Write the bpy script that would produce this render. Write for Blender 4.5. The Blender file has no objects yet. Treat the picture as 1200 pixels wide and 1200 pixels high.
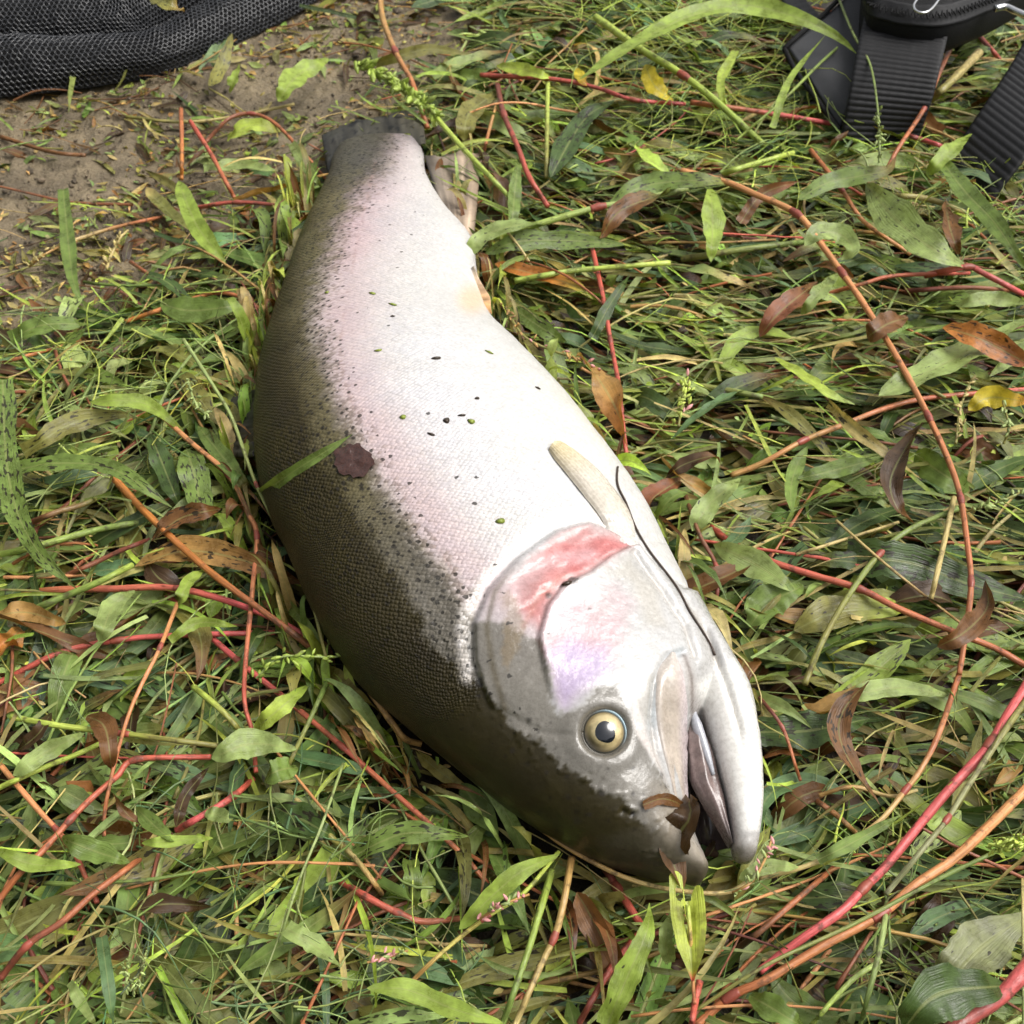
import bpy, math, random
import numpy as np
from mathutils import Vector
from mathutils.bvhtree import BVHTree

# ---------------------------------------------------------------- camera, sky, sun, exposure
scn = bpy.context.scene
COL = scn.collection
CAM_H, PITCH, FOV = 0.60, math.radians(52), math.radians(50)
FL = 0.5 / math.tan(FOV / 2)
cd = bpy.data.cameras.new('camera'); cam = bpy.data.objects.new('camera', cd); COL.objects.link(cam)
cam.location = (0, 0, CAM_H); cam.rotation_euler = (math.pi / 2 - PITCH, 0, 0)
cd.sensor_width = 36; cd.lens = 36 * FL; cd.clip_start = .02; cd.clip_end = 500
cd.dof.use_dof = True; cd.dof.focus_distance = .60; cd.dof.aperture_fstop = 20
scn.camera = cam
SUN_EL, SUN_AZ = math.radians(56), math.radians(82)        # azimuth clockwise from +Y
w = bpy.data.worlds.new('World'); scn.world = w; w.use_nodes = True
nt = w.node_tree; nt.nodes.clear()
sky = nt.nodes.new('ShaderNodeTexSky'); sky.sky_type = 'NISHITA'; sky.sun_disc = False
sky.sun_elevation = SUN_EL; sky.sun_rotation = SUN_AZ; sky.air_density = 1.0; sky.dust_density = 6; sky.ozone_density = 1
hs = nt.nodes.new('ShaderNodeHueSaturation'); hs.inputs['Saturation'].default_value = .22   # overcast: a grey-white sky
bg = nt.nodes.new('ShaderNodeBackground'); bg.inputs['Strength'].default_value = .12
wo = nt.nodes.new('ShaderNodeOutputWorld')
nt.links.new(sky.outputs[0], hs.inputs['Color']); nt.links.new(hs.outputs[0], bg.inputs[0]); nt.links.new(bg.outputs[0], wo.inputs[0])
sl = bpy.data.lights.new('sun', 'SUN'); sl.energy = 1.25; sl.angle = math.radians(35); sl.color = (1, .965, .91)
so = bpy.data.objects.new('sun', sl); COL.objects.link(so)
sd = Vector((math.sin(SUN_AZ) * math.cos(SUN_EL), math.cos(SUN_AZ) * math.cos(SUN_EL), math.sin(SUN_EL)))
so.rotation_euler = sd.to_track_quat('Z', 'Y').to_euler(); so.location = (0, 0, 5)
scn.view_settings.view_transform = 'Standard'; scn.view_settings.look = 'None'
scn.view_settings.exposure = .68; scn.view_settings.gamma = 1; scn.view_settings.use_curve_mapping = False

# ---------------------------------------------------------------- helpers
rng = np.random.default_rng(7); random.seed(7)
RIGHT = np.array([1., 0, 0]); FWD = np.array([0, math.cos(PITCH), -math.sin(PITCH)]); UPV = np.array([0, math.sin(PITCH), math.cos(PITCH)])
EYE = np.array([0, 0, CAM_H])
def ray(px, py):
    px = np.asarray(px, float); py = np.asarray(py, float)
    d = FWD + ((px - 600) / 1200 / FL)[..., None] * RIGHT + ((600 - py) / 1200 / FL)[..., None] * UPV
    return d / np.linalg.norm(d, axis=-1, keepdims=True)
def at(px, py, z=0.):                                    # the point of the plane z that the photograph shows at (px, py)
    d = ray(px, py); t = (np.asarray(z, float) - CAM_H) / d[..., 2]
    return EYE + d * t[..., None]
def proj(P):
    v = P - EYE; k = v @ FWD
    return np.stack([600 + 1200 * FL * (v @ RIGHT) / k, 600 - 1200 * FL * (v @ UPV) / k], -1)
def pxm(P):                                              # metres per photograph pixel at P
    return ((np.asarray(P) - EYE) @ FWD) / (1200 * FL)
def lin(c):
    c = np.asarray(c, float) / 255
    return np.where(c <= .04045, c / 12.92, ((c + .055) / 1.055) ** 2.4)
def smooth(a, b, x):
    t = np.clip((x - a) / (b - a), 0, 1); return t * t * (3 - 2 * t)
def hashn(ix, iy, iz, s):
    h = (ix * 374761393 + iy * 668265263 + iz * 2147483647 + s * 1274126177) & 0xffffffff
    h = ((h ^ (h >> 13)) * 1274126177) & 0xffffffff
    return ((h ^ (h >> 16)) & 0xffff) / 65535.
def noise(P, s=0):
    P = np.asarray(P, float)
    if P.shape[-1] == 2: P = np.concatenate([P, np.zeros(P.shape[:-1] + (1,))], -1)
    i = np.floor(P).astype(np.int64); f = P - i; f = f * f * (3 - 2 * f); r = 0
    for dx in (0, 1):
        for dy in (0, 1):
            for dz in (0, 1):
                wt = (f[..., 0] if dx else 1 - f[..., 0]) * (f[..., 1] if dy else 1 - f[..., 1]) * (f[..., 2] if dz else 1 - f[..., 2])
                r = r + wt * hashn(i[..., 0] + dx, i[..., 1] + dy, i[..., 2] + dz, s)
    return r * 2 - 1
def fbm(P, o=4, s=0):
    P = np.asarray(P, float); a, r, t = 1., 0, 0
    for k in range(o):
        r = r + a * noise(P * 2 ** k + k * 17.3, s + k); t += a; a *= .5
    return r / t
def spline(P, n):                                        # Catmull-Rom through the rows of P, n points by arc length
    P = np.asarray(P, float)
    if len(P) == 2:
        return P[0] + (P[1] - P[0]) * np.linspace(0, 1, n)[:, None]
    Q = np.vstack([2 * P[0] - P[1], P, 2 * P[-1] - P[-2]]); out = []
    for i in range(len(P) - 1):
        a, b, c, d = Q[i:i + 4]; t = np.linspace(0, 1, 24, endpoint=False)[:, None]
        out.append(.5 * (2 * b + (c - a) * t + (2 * a - 5 * b + 4 * c - d) * t ** 2 + (3 * b - a - 3 * c + d) * t ** 3))
    out = np.vstack(out + [P[-1:]])
    s = np.r_[0, np.cumsum(np.linalg.norm(np.diff(out, axis=0), axis=1))]; u = np.linspace(0, s[-1], n)
    return np.stack([np.interp(u, s, out[:, k]) for k in range(P.shape[1])], 1)
def norm(v): return v / np.maximum(np.linalg.norm(v, axis=-1, keepdims=True), 1e-9)

def mesh(name, V, F, attrs=None, smooth_=True):          # V (n,3), F (m,4) or (m,3) arrays or a list
    m = bpy.data.meshes.new(name)
    V = np.asarray(V, np.float32)
    if isinstance(F, np.ndarray):
        m.vertices.add(len(V)); m.vertices.foreach_set('co', V.ravel())
        k = F.shape[1]; m.loops.add(F.size); m.loops.foreach_set('vertex_index', F.astype(np.int32).ravel())
        m.polygons.add(len(F)); m.polygons.foreach_set('loop_start', np.arange(0, F.size, k, dtype=np.int32))
        m.update(calc_edges=True)
    else:
        m.from_pydata([tuple(map(float, v)) for v in V], [], F)
    m.polygons.foreach_set('use_smooth', np.full(len(m.polygons), smooth_))
    for key, val in (attrs or {}).items():
        val = np.asarray(val, np.float32)
        if key == 'col':
            a = m.attributes.new('col', 'FLOAT_COLOR', 'POINT'); val = np.concatenate([val, np.ones((len(val), 1), np.float32)], 1); a.data.foreach_set('color', val.ravel())
        else:
            a = m.attributes.new(key, 'FLOAT_VECTOR', 'POINT'); a.data.foreach_set('vector', val.ravel())
    m.validate(); m.update()
    return m
def link(name, m, mat, parent=None, label=None, cat=None, group=None, kind=None):
    o = bpy.data.objects.new(name, m); COL.objects.link(o)
    if mat is not None and m is not None and not m.materials: m.materials.append(mat)
    if parent is not None: o.parent = parent
    if label: o['label'] = label
    if cat: o['category'] = cat
    if group: o['group'] = group
    if kind: o['kind'] = kind
    return o
def empty(name, loc, label, cat, group=None):
    o = link(name, None, None, None, label, cat, group); o.empty_display_size = .02
    o.location = loc
    return o
def adopt(o, parent):                                    # parent at a moved Empty, keeping world coordinates of the mesh data
    o.parent = parent; o.matrix_parent_inverse = parent.matrix_basis.inverted()
def gridfaces(nu, nv, wrap=False, base=0):
    i = np.arange(nu - 1)[:, None]; j = np.arange(nv if wrap else nv - 1)[None]; j2 = (j + 1) % nv
    return (base + np.stack([i * nv + j, i * nv + j2, (i + 1) * nv + j2, (i + 1) * nv + j], -1)).reshape(-1, 4)
def tube(P, r, k=8):                                     # P (n,3), r (n,): verts and quad faces of a closed tube
    P = np.asarray(P, float); r = np.broadcast_to(np.asarray(r, float), (len(P),)).copy()
    T = norm(np.gradient(P, axis=0)); ref = np.array([0, 0, 1.]) + 0 * T
    ref[np.abs(T[:, 2]) > .9] = (1, 0, 0)
    A = norm(np.cross(T, ref)); B = np.cross(T, A); th = np.linspace(0, 2 * math.pi, k, endpoint=False)
    P = np.vstack([P[:1], P, P[-1:]]); A = np.vstack([A[:1], A, A[-1:]]); B = np.vstack([B[:1], B, B[-1:]]); r = np.r_[r[0] * .05, r, r[-1] * .05]
    V = P[:, None] + (A[:, None] * np.cos(th)[None, :, None] + B[:, None] * np.sin(th)[None, :, None]) * r[:, None, None]
    return V.reshape(-1, 3), gridfaces(len(P), k, True)
def poly_sd(P, L):                                       # distance to an open polyline, + on its dorsal side when it runs tail to head
    L = np.asarray(L, float); best = np.full(len(P), 1e9); sg = np.ones(len(P)); par = np.zeros(len(P)); n = len(L) - 1
    for i in range(n):
        a, d = L[i], L[i + 1] - L[i]; v = P - a; t = (v @ d) / (d @ d)
        tc = np.clip(t, 0, 1); e = v - tc[:, None] * d; q = np.hypot(e[:, 0], e[:, 1]); m = q < best
        best[m] = q[m]; sg[m] = np.sign(d[0] * v[m, 1] - d[1] * v[m, 0]); par[m] = (i + tc[m]) / n
    return best * sg, par
def poly_in(P, L):                                       # signed distance to a closed polygon, + inside
    L = np.asarray(L, float); ins = np.zeros(len(P), bool)
    d = np.abs(poly_sd(P, np.vstack([L, L[:1]]))[0])
    for i in range(len(L)):
        a, b = L[i], L[(i + 1) % len(L)]
        c = (a[1] > P[:, 1]) != (b[1] > P[:, 1])
        with np.errstate(divide='ignore', invalid='ignore'):
            x = (b[0] - a[0]) * (P[:, 1] - a[1]) / (b[1] - a[1] + 1e-12) + a[0]
        ins ^= c & (P[:, 0] < x)
    return np.where(ins, d, -d)

# ---------------------------------------------------------------- materials
def material(name):
    m = bpy.data.materials.new(name); m.use_nodes = True; t = m.node_tree
    return m, t, t.nodes['Principled BSDF']
class N:                                                 # small shorthand for node trees
    def __init__(s, t): s.t = t
    def new(s, typ, **kw):
        n = s.t.nodes.new(typ)
        for k, v in kw.items(): setattr(n, k, v)
        return n
    def put(s, sock, v):
        if hasattr(v, 'is_output') or hasattr(v, 'links'): s.t.links.new(v, sock)
        else: sock.default_value = v
    def math(s, op, a, b=0., c=0.):
        n = s.new('ShaderNodeMath', operation=op); s.put(n.inputs[0], a); s.put(n.inputs[1], b); s.put(n.inputs[2], c); return n.outputs[0]
    def ramp(s, x, a, b, lo=0., hi=1.):
        n = s.new('ShaderNodeMapRange'); n.interpolation_type = 'SMOOTHSTEP'; s.put(n.inputs[0], x)
        for i, v in enumerate((a, b, lo, hi)): s.put(n.inputs[i + 1], v)
        return n.outputs[0]
    def mix(s, f, a, b, bt='MIX'):
        n = s.new('ShaderNodeMix', data_type='RGBA', blend_type=bt); s.put(n.inputs[0], f); s.put(n.inputs[6], a); s.put(n.inputs[7], b); return n.outputs[2]
    def attr(s, name): return s.new('ShaderNodeAttribute', attribute_name=name)
    def noise(s, vec, scale, detail=3., rough=.55):
        n = s.new('ShaderNodeTexNoise'); n.inputs['Scale'].default_value = scale; n.inputs['Detail'].default_value = detail; n.inputs['Roughness'].default_value = rough
        if vec is not None: s.t.links.new(vec, n.inputs['Vector'])
        return n.outputs['Fac']
    def vmul(s, v, k):
        n = s.new('ShaderNodeVectorMath', operation='MULTIPLY'); s.put(n.inputs[0], v); n.inputs[1].default_value = k; return n.outputs[0]
    def bump(s, h, strength, dist):
        n = s.new('ShaderNodeBump'); n.inputs['Strength'].default_value = strength; n.inputs['Distance'].default_value = dist; s.t.links.new(h, n.inputs['Height']); return n.outputs[0]
    def pos(s): return s.new('ShaderNodeNewGeometry').outputs['Position']

def leaf_material():
    m, t, p = material('leaf_blade'); n = N(t)
    col = n.attr('col').outputs['Color']; luv = n.attr('luv').outputs['Vector']; ex = n.attr('lex').outputs['Vector']
    sx = n.new('ShaderNodeSeparateXYZ'); t.links.new(luv, sx.inputs[0]); u, v, sd_ = sx.outputs
    se = n.new('ShaderNodeSeparateXYZ'); t.links.new(ex, se.inputs[0]); spot, wid, _ = se.outputs
    cx = n.new('ShaderNodeCombineXYZ'); n.put(cx.inputs[0], n.math('MULTIPLY', u, 170)); n.put(cx.inputs[1], n.math('MULTIPLY', n.math('MULTIPLY', v, wid), 420)); n.put(cx.inputs[2], n.math('MULTIPLY', sd_, 57))
    sp = n.noise(cx.outputs[0], 1.0, 1.5, .5)
    thr = n.math('SUBTRACT', .80, n.math('MULTIPLY', spot, .23))
    sm = n.ramp(sp, thr, n.math('ADD', thr, .035))
    cv = n.new('ShaderNodeCombineXYZ'); n.put(cv.inputs[0], n.math('MULTIPLY', u, 25)); n.put(cv.inputs[1], n.math('MULTIPLY', v, 14)); n.put(cv.inputs[2], n.math('MULTIPLY', sd_, 31))
    vein = n.noise(cv.outputs[0], 1.0, 2, .6)
    blot = n.noise(n.vmul(n.pos(), (1, 1, 1)), 95, 4, .65)
    c = n.mix(n.ramp(vein, .3, .7, .0, .35), col, (.25, .3, .1, 1), 'SOFT_LIGHT')
    c = n.mix(1.0, c, n.mix(n.ramp(blot, .3, .72), (.62, .6, .55, 1), (1.22, 1.22, 1.15, 1)), 'MULTIPLY')
    av = n.math('ABSOLUTE', v)
    c = n.mix(n.ramp(av, .03, .12, .4, 0), c, (.34, .36, .13, 1))
    c = n.mix(n.math('MULTIPLY', sm, .9), c, (.022, .016, .008, 1))
    n.put(p.inputs['Base Color'], c)
    n.put(p.inputs['Roughness'], n.ramp(blot, .3, .7, .2, .5))
    p.inputs['Specular IOR Level'].default_value = .5
    n.put(p.inputs['Normal'], n.bump(n.math('ADD', vein, n.math('MULTIPLY', blot, .8)), .45, .0012))
    tr = n.new('ShaderNodeBsdfTranslucent'); n.put(tr.inputs[0], n.mix(1.0, c, (1.25, 1.15, .55, 1), 'MULTIPLY'))
    mx = n.new('ShaderNodeMixShader'); mx.inputs[0].default_value = .24
    t.links.new(p.outputs[0], mx.inputs[1]); t.links.new(tr.outputs[0], mx.inputs[2]); t.links.new(mx.outputs[0], t.nodes['Material Output'].inputs[0])
    return m
def stem_material():
    m, t, p = material('weed_stem'); n = N(t)
    col = n.attr('col').outputs['Color']; luv = n.attr('luv').outputs['Vector']
    st = n.noise(n.vmul(luv, (60, 1.6, 40)), 1.0, 3, .6); bl = n.noise(n.pos(), 130, 4, .65)
    c = n.mix(1.0, col, n.mix(n.ramp(st, .3, .7), (.7, .66, .6, 1), (1.15, 1.15, 1.1, 1)), 'MULTIPLY')
    c = n.mix(n.ramp(bl, .52, .68, 0, .7), c, (.05, .03, .015, 1))
    n.put(p.inputs['Base Color'], c); n.put(p.inputs['Roughness'], n.ramp(bl, .3, .7, .3, .62))
    n.put(p.inputs['Normal'], n.bump(n.math('ADD', st, bl), .6, .0009)); p.inputs['Subsurface Weight'].default_value = 0
    return m
def mud_material():
    m, t, p = material('wet_mud'); n = N(t); P = n.pos()
    a = n.noise(P, 22, 6, .6); b = n.noise(P, 150, 5, .7); d = n.noise(P, 7, 3, .5)
    col = n.attr('col').outputs['Color']
    c = n.mix(1.0, col, n.mix(n.ramp(a, .3, .7), (.62, .6, .58, 1), (1.25, 1.22, 1.15, 1)), 'MULTIPLY')
    c = n.mix(n.ramp(b, .55, .75, 0, .6), c, (.05, .04, .028, 1)); c = n.mix(n.ramp(b, .33, .2, 0, .5), c, (.30, .26, .19, 1))
    n.put(p.inputs['Base Color'], c); n.put(p.inputs['Roughness'], n.ramp(d, .35, .65, .28, .62))
    n.put(p.inputs['Normal'], n.bump(n.math('ADD', b, n.math('MULTIPLY', a, 2)), 1., .006))
    return m
def plain(name, c, rough=.5, metal=0., nscale=300, bump=.3, dist=.0005, coat=0., var=.25, spec=.5):
    m, t, p = material(name); n = N(t); f = n.noise(n.pos(), nscale, 4, .6)
    c = tuple(c) + (1,)
    n.put(p.inputs['Base Color'], n.mix(f, tuple(x * (1 - var) for x in c[:3]) + (1,), tuple(min(1, x * (1 + var)) for x in c[:3]) + (1,)))
    n.put(p.inputs['Roughness'], n.ramp(f, .3, .7, rough * .8, min(1, rough * 1.2))); p.inputs['Metallic'].default_value = metal; p.inputs['Specular IOR Level'].default_value = spec
    p.inputs['Coat Weight'].default_value = coat; p.inputs['Coat Roughness'].default_value = .08
    n.put(p.inputs['Normal'], n.bump(f, bump, dist))
    return m
def fish_material():
    m, t, p = material('trout_skin'); n = N(t)
    col = n.attr('col').outputs['Color']; uv = n.attr('fuv').outputs['Vector']; mk = n.attr('msk').outputs['Vector']
    s = n.new('ShaderNodeSeparateXYZ'); t.links.new(mk, s.inputs[0]); spot, scale, wet = s.outputs
    # scales: a slightly loose diamond lattice in body coordinates
    rot = n.new('ShaderNodeMapping'); rot.inputs['Rotation'].default_value = (0, 0, math.radians(45)); rot.inputs['Scale'].default_value = (1 / .0021, 1 / .0021, 0); t.links.new(uv, rot.inputs[0])
    sc = n.new('ShaderNodeTexVoronoi'); sc.voronoi_dimensions = '2D'; sc.inputs['Scale'].default_value = 1; sc.inputs['Randomness'].default_value = .32; t.links.new(rot.outputs[0], sc.inputs['Vector'])
    dist = sc.outputs['Distance']
    edge = n.math('MULTIPLY', n.ramp(dist, .42, .68), scale)
    scv = n.new('ShaderNodeSeparateColor'); t.links.new(sc.outputs['Color'], scv.inputs[0])
    c = n.mix(n.math('MULTIPLY', edge, .26), col, n.mix(1., col, (.40, .37, .34, 1), 'MULTIPLY'))
    c = n.mix(n.math('MULTIPLY', n.math('MULTIPLY', scale, .45), n.ramp(scv.outputs[0], .2, .9)), c, n.mix(1., c, (1.25, 1.22, 1.15, 1), 'MULTIPLY'))
    sf = n.new('ShaderNodeSeparateXYZ'); t.links.new(uv, sf.inputs[0]); pg = sf.outputs[2]
    band = n.math('MULTIPLY', n.math('MULTIPLY', n.math('MULTIPLY', pg, n.math('SUBTRACT', 1, pg)), 4), scale)
    darker = n.math('LESS_THAN', scv.outputs[1], pg)
    c = n.mix(n.math('MULTIPLY', n.math('MULTIPLY', band, darker), .62), c, n.mix(1., c, (.30, .27, .20, 1), 'MULTIPLY'))
    # black spots, about a scale or two wide
    sp = n.new('ShaderNodeTexVoronoi'); sp.voronoi_dimensions = '2D'; sp.inputs['Scale'].default_value = 1 / .0036; sp.inputs['Randomness'].default_value = 1; 
    wv = n.new('ShaderNodeMapping'); wv.inputs['Scale'].default_value = (.82, 1, 1); t.links.new(uv, wv.inputs[0]); t.links.new(wv.outputs[0], sp.inputs['Vector'])
    sr = n.new('ShaderNodeSeparateColor'); t.links.new(sp.outputs['Color'], sr.inputs[0])
    keep = n.math('LESS_THAN', sr.outputs[0], spot)
    rad = n.math('ADD', .11, n.math('MULTIPLY', sr.outputs[1], .17))
    jag = n.math('MULTIPLY', n.math('SUBTRACT', n.noise(uv, 900, 2, .6), .5), .22)
    ds = n.math('ADD', sp.outputs['Distance'], jag)
    sm = n.math('MULTIPLY', keep, n.ramp(n.math('SUBTRACT', ds, rad), -.03, .09, 1, 0))
    c = n.mix(n.math('MULTIPLY', sm, .86), c, (.018, .015, .010, 1))
    fine = n.noise(n.pos(), 420, 4, .65)
    c = n.mix(1., c, n.mix(n.ramp(fine, .25, .75), (.86, .85, .83, 1), (1.08, 1.08, 1.08, 1)), 'MULTIPLY')
    n.put(p.inputs['Base Color'], c)
    n.put(p.inputs['Roughness'], n.math('SUBTRACT', n.ramp(fine, .2, .8, .34, .5), n.math('MULTIPLY', wet, .16)))
    n.put(p.inputs['Coat Weight'], n.math('MULTIPLY', wet, .7)); p.inputs['Coat Roughness'].default_value = .045
    slime = n.math('ADD', n.noise(n.pos(), 70, 3, .5), n.math('MULTIPLY', n.noise(n.pos(), 330, 3, .6), .35))
    hc = n.math('ADD', slime, n.math('MULTIPLY', n.math('MULTIPLY', n.math('SUBTRACT', 1, dist), scale), .16))
    n.put(p.inputs['Coat Normal'], n.bump(hc, .5, .0030))
    n.put(p.inputs['Specular IOR Level'], n.math('ADD', .14, n.math('MULTIPLY', wet, .28)))
    h = n.math('ADD', n.math('MULTIPLY', n.math('MULTIPLY', n.math('SUBTRACT', 1, dist), scale), 1.0), n.math('MULTIPLY', fine, .22))
    n.put(p.inputs['Normal'], n.bump(h, .62, .0010))
    return m
M_LEAF, M_STEM, M_MUD, M_FISH = leaf_material(), stem_material(), mud_material(), fish_material()

# ---------------------------------------------------------------- the trout's frame (needed for the ground cover too)
DV = [((396, 172), (488, 164)), ((388, 190), (497, 182)), ((384, 208), (500, 205)), ((366, 245), (522, 243)), ((349, 285), (553, 281)), ((334, 330), (560, 325)),
      ((319, 375), (577, 375)), ((305, 425), (618, 420)), ((298, 480), (665, 470)), ((299, 545), (705, 522)), ((313, 600), (735, 563)),
      ((335, 645), (762, 605)), ((367, 717), (787, 655)), ((410, 785), (812, 705)), ((460, 832), (832, 740)), ((517, 880), (846, 775)),
      ((575, 928), (838, 812)), ((633, 970), (812, 858)), ((690, 1003), (806, 905)), ((740, 1022), (808, 945)), ((778, 1033), (817, 978)), ((808, 1036), (830, 1008))]
JAW = [((742, 645), (758, 648)), ((762, 700), (794, 700)), ((790, 760), (838, 766)), ((811, 815), (873, 815)), ((823, 865), (888, 865)),
       ((837, 910), (893, 908)), ((847, 942), (893, 945)), ((853, 970), (891, 972)), ((857, 990), (887, 994))]
B_BODY = [.009, .014, .017, .020, .024, .030, .038, .046, .052, .056, .058, .058, .057, .055, .052, .049, .046, .041, .035, .028, .022, .015]
Z_BODY = [.025, .026, .028, .031, .034, .038, .043, .049, .053, .056, .057, .057, .057, .056, .055, .054, .053, .050, .047, .044, .041, .039]
B_JAW = [.018, .024, .028, .027, .025, .022, .018, .015, .012]
Z_JAW = [.052, .051, .049, .047, .045, .043, .042, .041, .040]
TH = np.linspace(0, 2 * math.pi, 72, endpoint=False)
RX = -np.cos(TH); RZ = np.sign(np.sin(TH)) * np.abs(np.sin(TH)) ** .92 * (1 - .10 * RX)
def frame(st, B, Z):                                      # centres and half-depth vectors whose outlines meet the measured pairs
    D = np.array([s[0] for s in st], float); V = np.array([s[1] for s in st], float); B = np.array(B); Z = np.array(Z)
    wd = at(D[:, 0], D[:, 1], Z); wv = at(V[:, 0], V[:, 1], Z)
    for _ in range(6):
        C = (wd + wv) / 2; E = (wv - wd) / 2
        ring = C[:, None] + E[:, None] * RX[None, :, None] + np.array([0, 0, 1.]) * (B[:, None] * RZ)[..., None]
        q = proj(ring.reshape(-1, 3)).reshape(len(D), -1, 2); ax = norm(V - D)
        k = np.einsum('ijk,ik->ij', q - D[:, None], ax); L = np.linalg.norm(V - D, axis=1)
        lo, hi = k.min(1), k.max(1); u = norm(E); mpp = pxm(C)
        wd = wd - u * (lo * mpp)[:, None]; wv = wv - u * ((hi - L) * mpp)[:, None]
    return (wd + wv) / 2, (wv - wd) / 2, B
def resamp(C, E, B, n):
    A = spline(np.hstack([C * 3, E, B[:, None]]), n); return A[:, :3] / 3, A[:, 3:6], A[:, 6]
fC, fE, fB = resamp(*frame(DV, B_BODY, Z_BODY), 260)
jC, jE, jB = resamp(*frame(JAW, B_JAW, Z_JAW), 90)
FOOT = np.vstack([(fC - fE * .93)[:, :2], (fC + fE * .93)[::-1, :2]])
FOOTJ = np.vstack([(jC - jE * .9)[:, :2], (jC + jE * .9)[::-1, :2]])
print('trout length', np.linalg.norm(np.diff(fC, axis=0), axis=1).sum(), 'depth', np.linalg.norm(fE, axis=1).max() * 2)
def under_fish(xy, m=0.):
    return np.maximum(poly_in(xy, FOOT), poly_in(xy, FOOTJ)) > m

# ---------------------------------------------------------------- ground
MUDPX = [(-900, -600), (520, -300), (560, 60), (440, 165), (370, 200), (300, 245), (240, 285), (190, 350), (110, 400), (0, 420), (-900, 560)]
MUDW = at(np.array(MUDPX)[:, 0], np.maximum(np.array(MUDPX)[:, 1], -330), 0)[:, :2]
def mudness(xy):
    return smooth(-.035, .035, poly_in(xy, MUDW) + .03 * fbm(xy * 12, 3, 5))
t1 = np.linspace(-1, 1, 420); wx = t1 * .95 + 30 * np.sign(t1) * np.abs(t1) ** 15; wy = .62 + t1 * .85 + 30 * np.sign(t1) * np.abs(t1) ** 15
X, Y = np.meshgrid(wx, wy, indexing='ij'); XY = np.stack([X, Y], -1).reshape(-1, 2)
near = smooth(2.2, 1.2, np.hypot(XY[:, 0], XY[:, 1] - .6))
mu = mudness(XY)
Zg = near * (.010 * fbm(XY * 9, 4, 1) + .0075 * np.abs(fbm(XY * 42, 4, 2)) + .0022 * fbm(XY * 150, 2, 3)) - .004
def ground_z(xy):
    return .010 * fbm(xy * 9, 4, 1) - .003
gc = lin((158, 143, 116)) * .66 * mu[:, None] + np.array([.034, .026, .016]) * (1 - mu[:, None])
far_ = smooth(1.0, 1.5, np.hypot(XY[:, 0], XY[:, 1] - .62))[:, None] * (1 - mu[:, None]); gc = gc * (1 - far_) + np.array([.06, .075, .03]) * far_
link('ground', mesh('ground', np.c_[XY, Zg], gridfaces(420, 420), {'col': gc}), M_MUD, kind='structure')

az = np.linspace(math.radians(150), math.radians(335), 150); hh = np.linspace(0, 1, 46)                # unseen trees added for dark reflections, left of, behind and right-behind the camera
A_, H_ = np.meshgrid(az, hh, indexing='ij'); top_ = 8.5 + 1.6 * fbm(np.c_[A_.ravel() * 3, np.zeros(A_.size)], 4, 91).reshape(A_.shape) ; bump_ = fbm(np.stack([A_ * 9, H_ * 7, 0 * A_], -1).reshape(-1, 3), 5, 92).reshape(A_.shape)
r_ = 11 + 2.5 * H_ ** 2 + 1.5 * bump_; WV = np.stack([r_ * np.cos(A_), .3 + r_ * np.sin(A_), H_ * top_ + .5 * bump_ - .1], -1)
link('added_wood', mesh('added_wood', WV.reshape(-1, 3), gridfaces(150, 46)), plain('added_wood_foliage', (.045, .06, .022), .8, 0, 2.5, 1., .4, 0, .7), kind='stuff', label='unseen dark trees added behind the camera for the fish to reflect')

# ---------------------------------------------------------------- blades and stems, one by one or in masses
PAL = {k: lin(v) for k, v in dict(
    green=(124, 146, 74), bright=(160, 182, 82), dark=(78, 100, 50), light=(160, 178, 110), olive=(138, 134, 70), blue=(108, 138, 94), lime=(186, 205, 92),
    yellow=(220, 200, 60), straw=(196, 178, 118), tan=(186, 146, 88), brown=(128, 88, 52), darkbrown=(82, 60, 40), orange=(198, 128, 62),
    red=(196, 94, 78), pink=(216, 100, 100), rust=(184, 112, 72), maroon=(124, 66, 54), redbrown=(146, 90, 62), peach=(222, 158, 104), grey=(146, 150, 112)).items()}
ALB = .95
PROF = {'leaf': lambda t: np.sin(np.pi * np.clip(t, 0, 1) ** .8) ** .75 * .97 + .03, 'blade': lambda t: (1 - t ** 3.5) * (.75 + .25 * np.sin(np.pi * t)) + .02,
        'oval': lambda t: np.sin(np.pi * np.clip(t, .02, 1)) ** .55 + .02}
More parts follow.
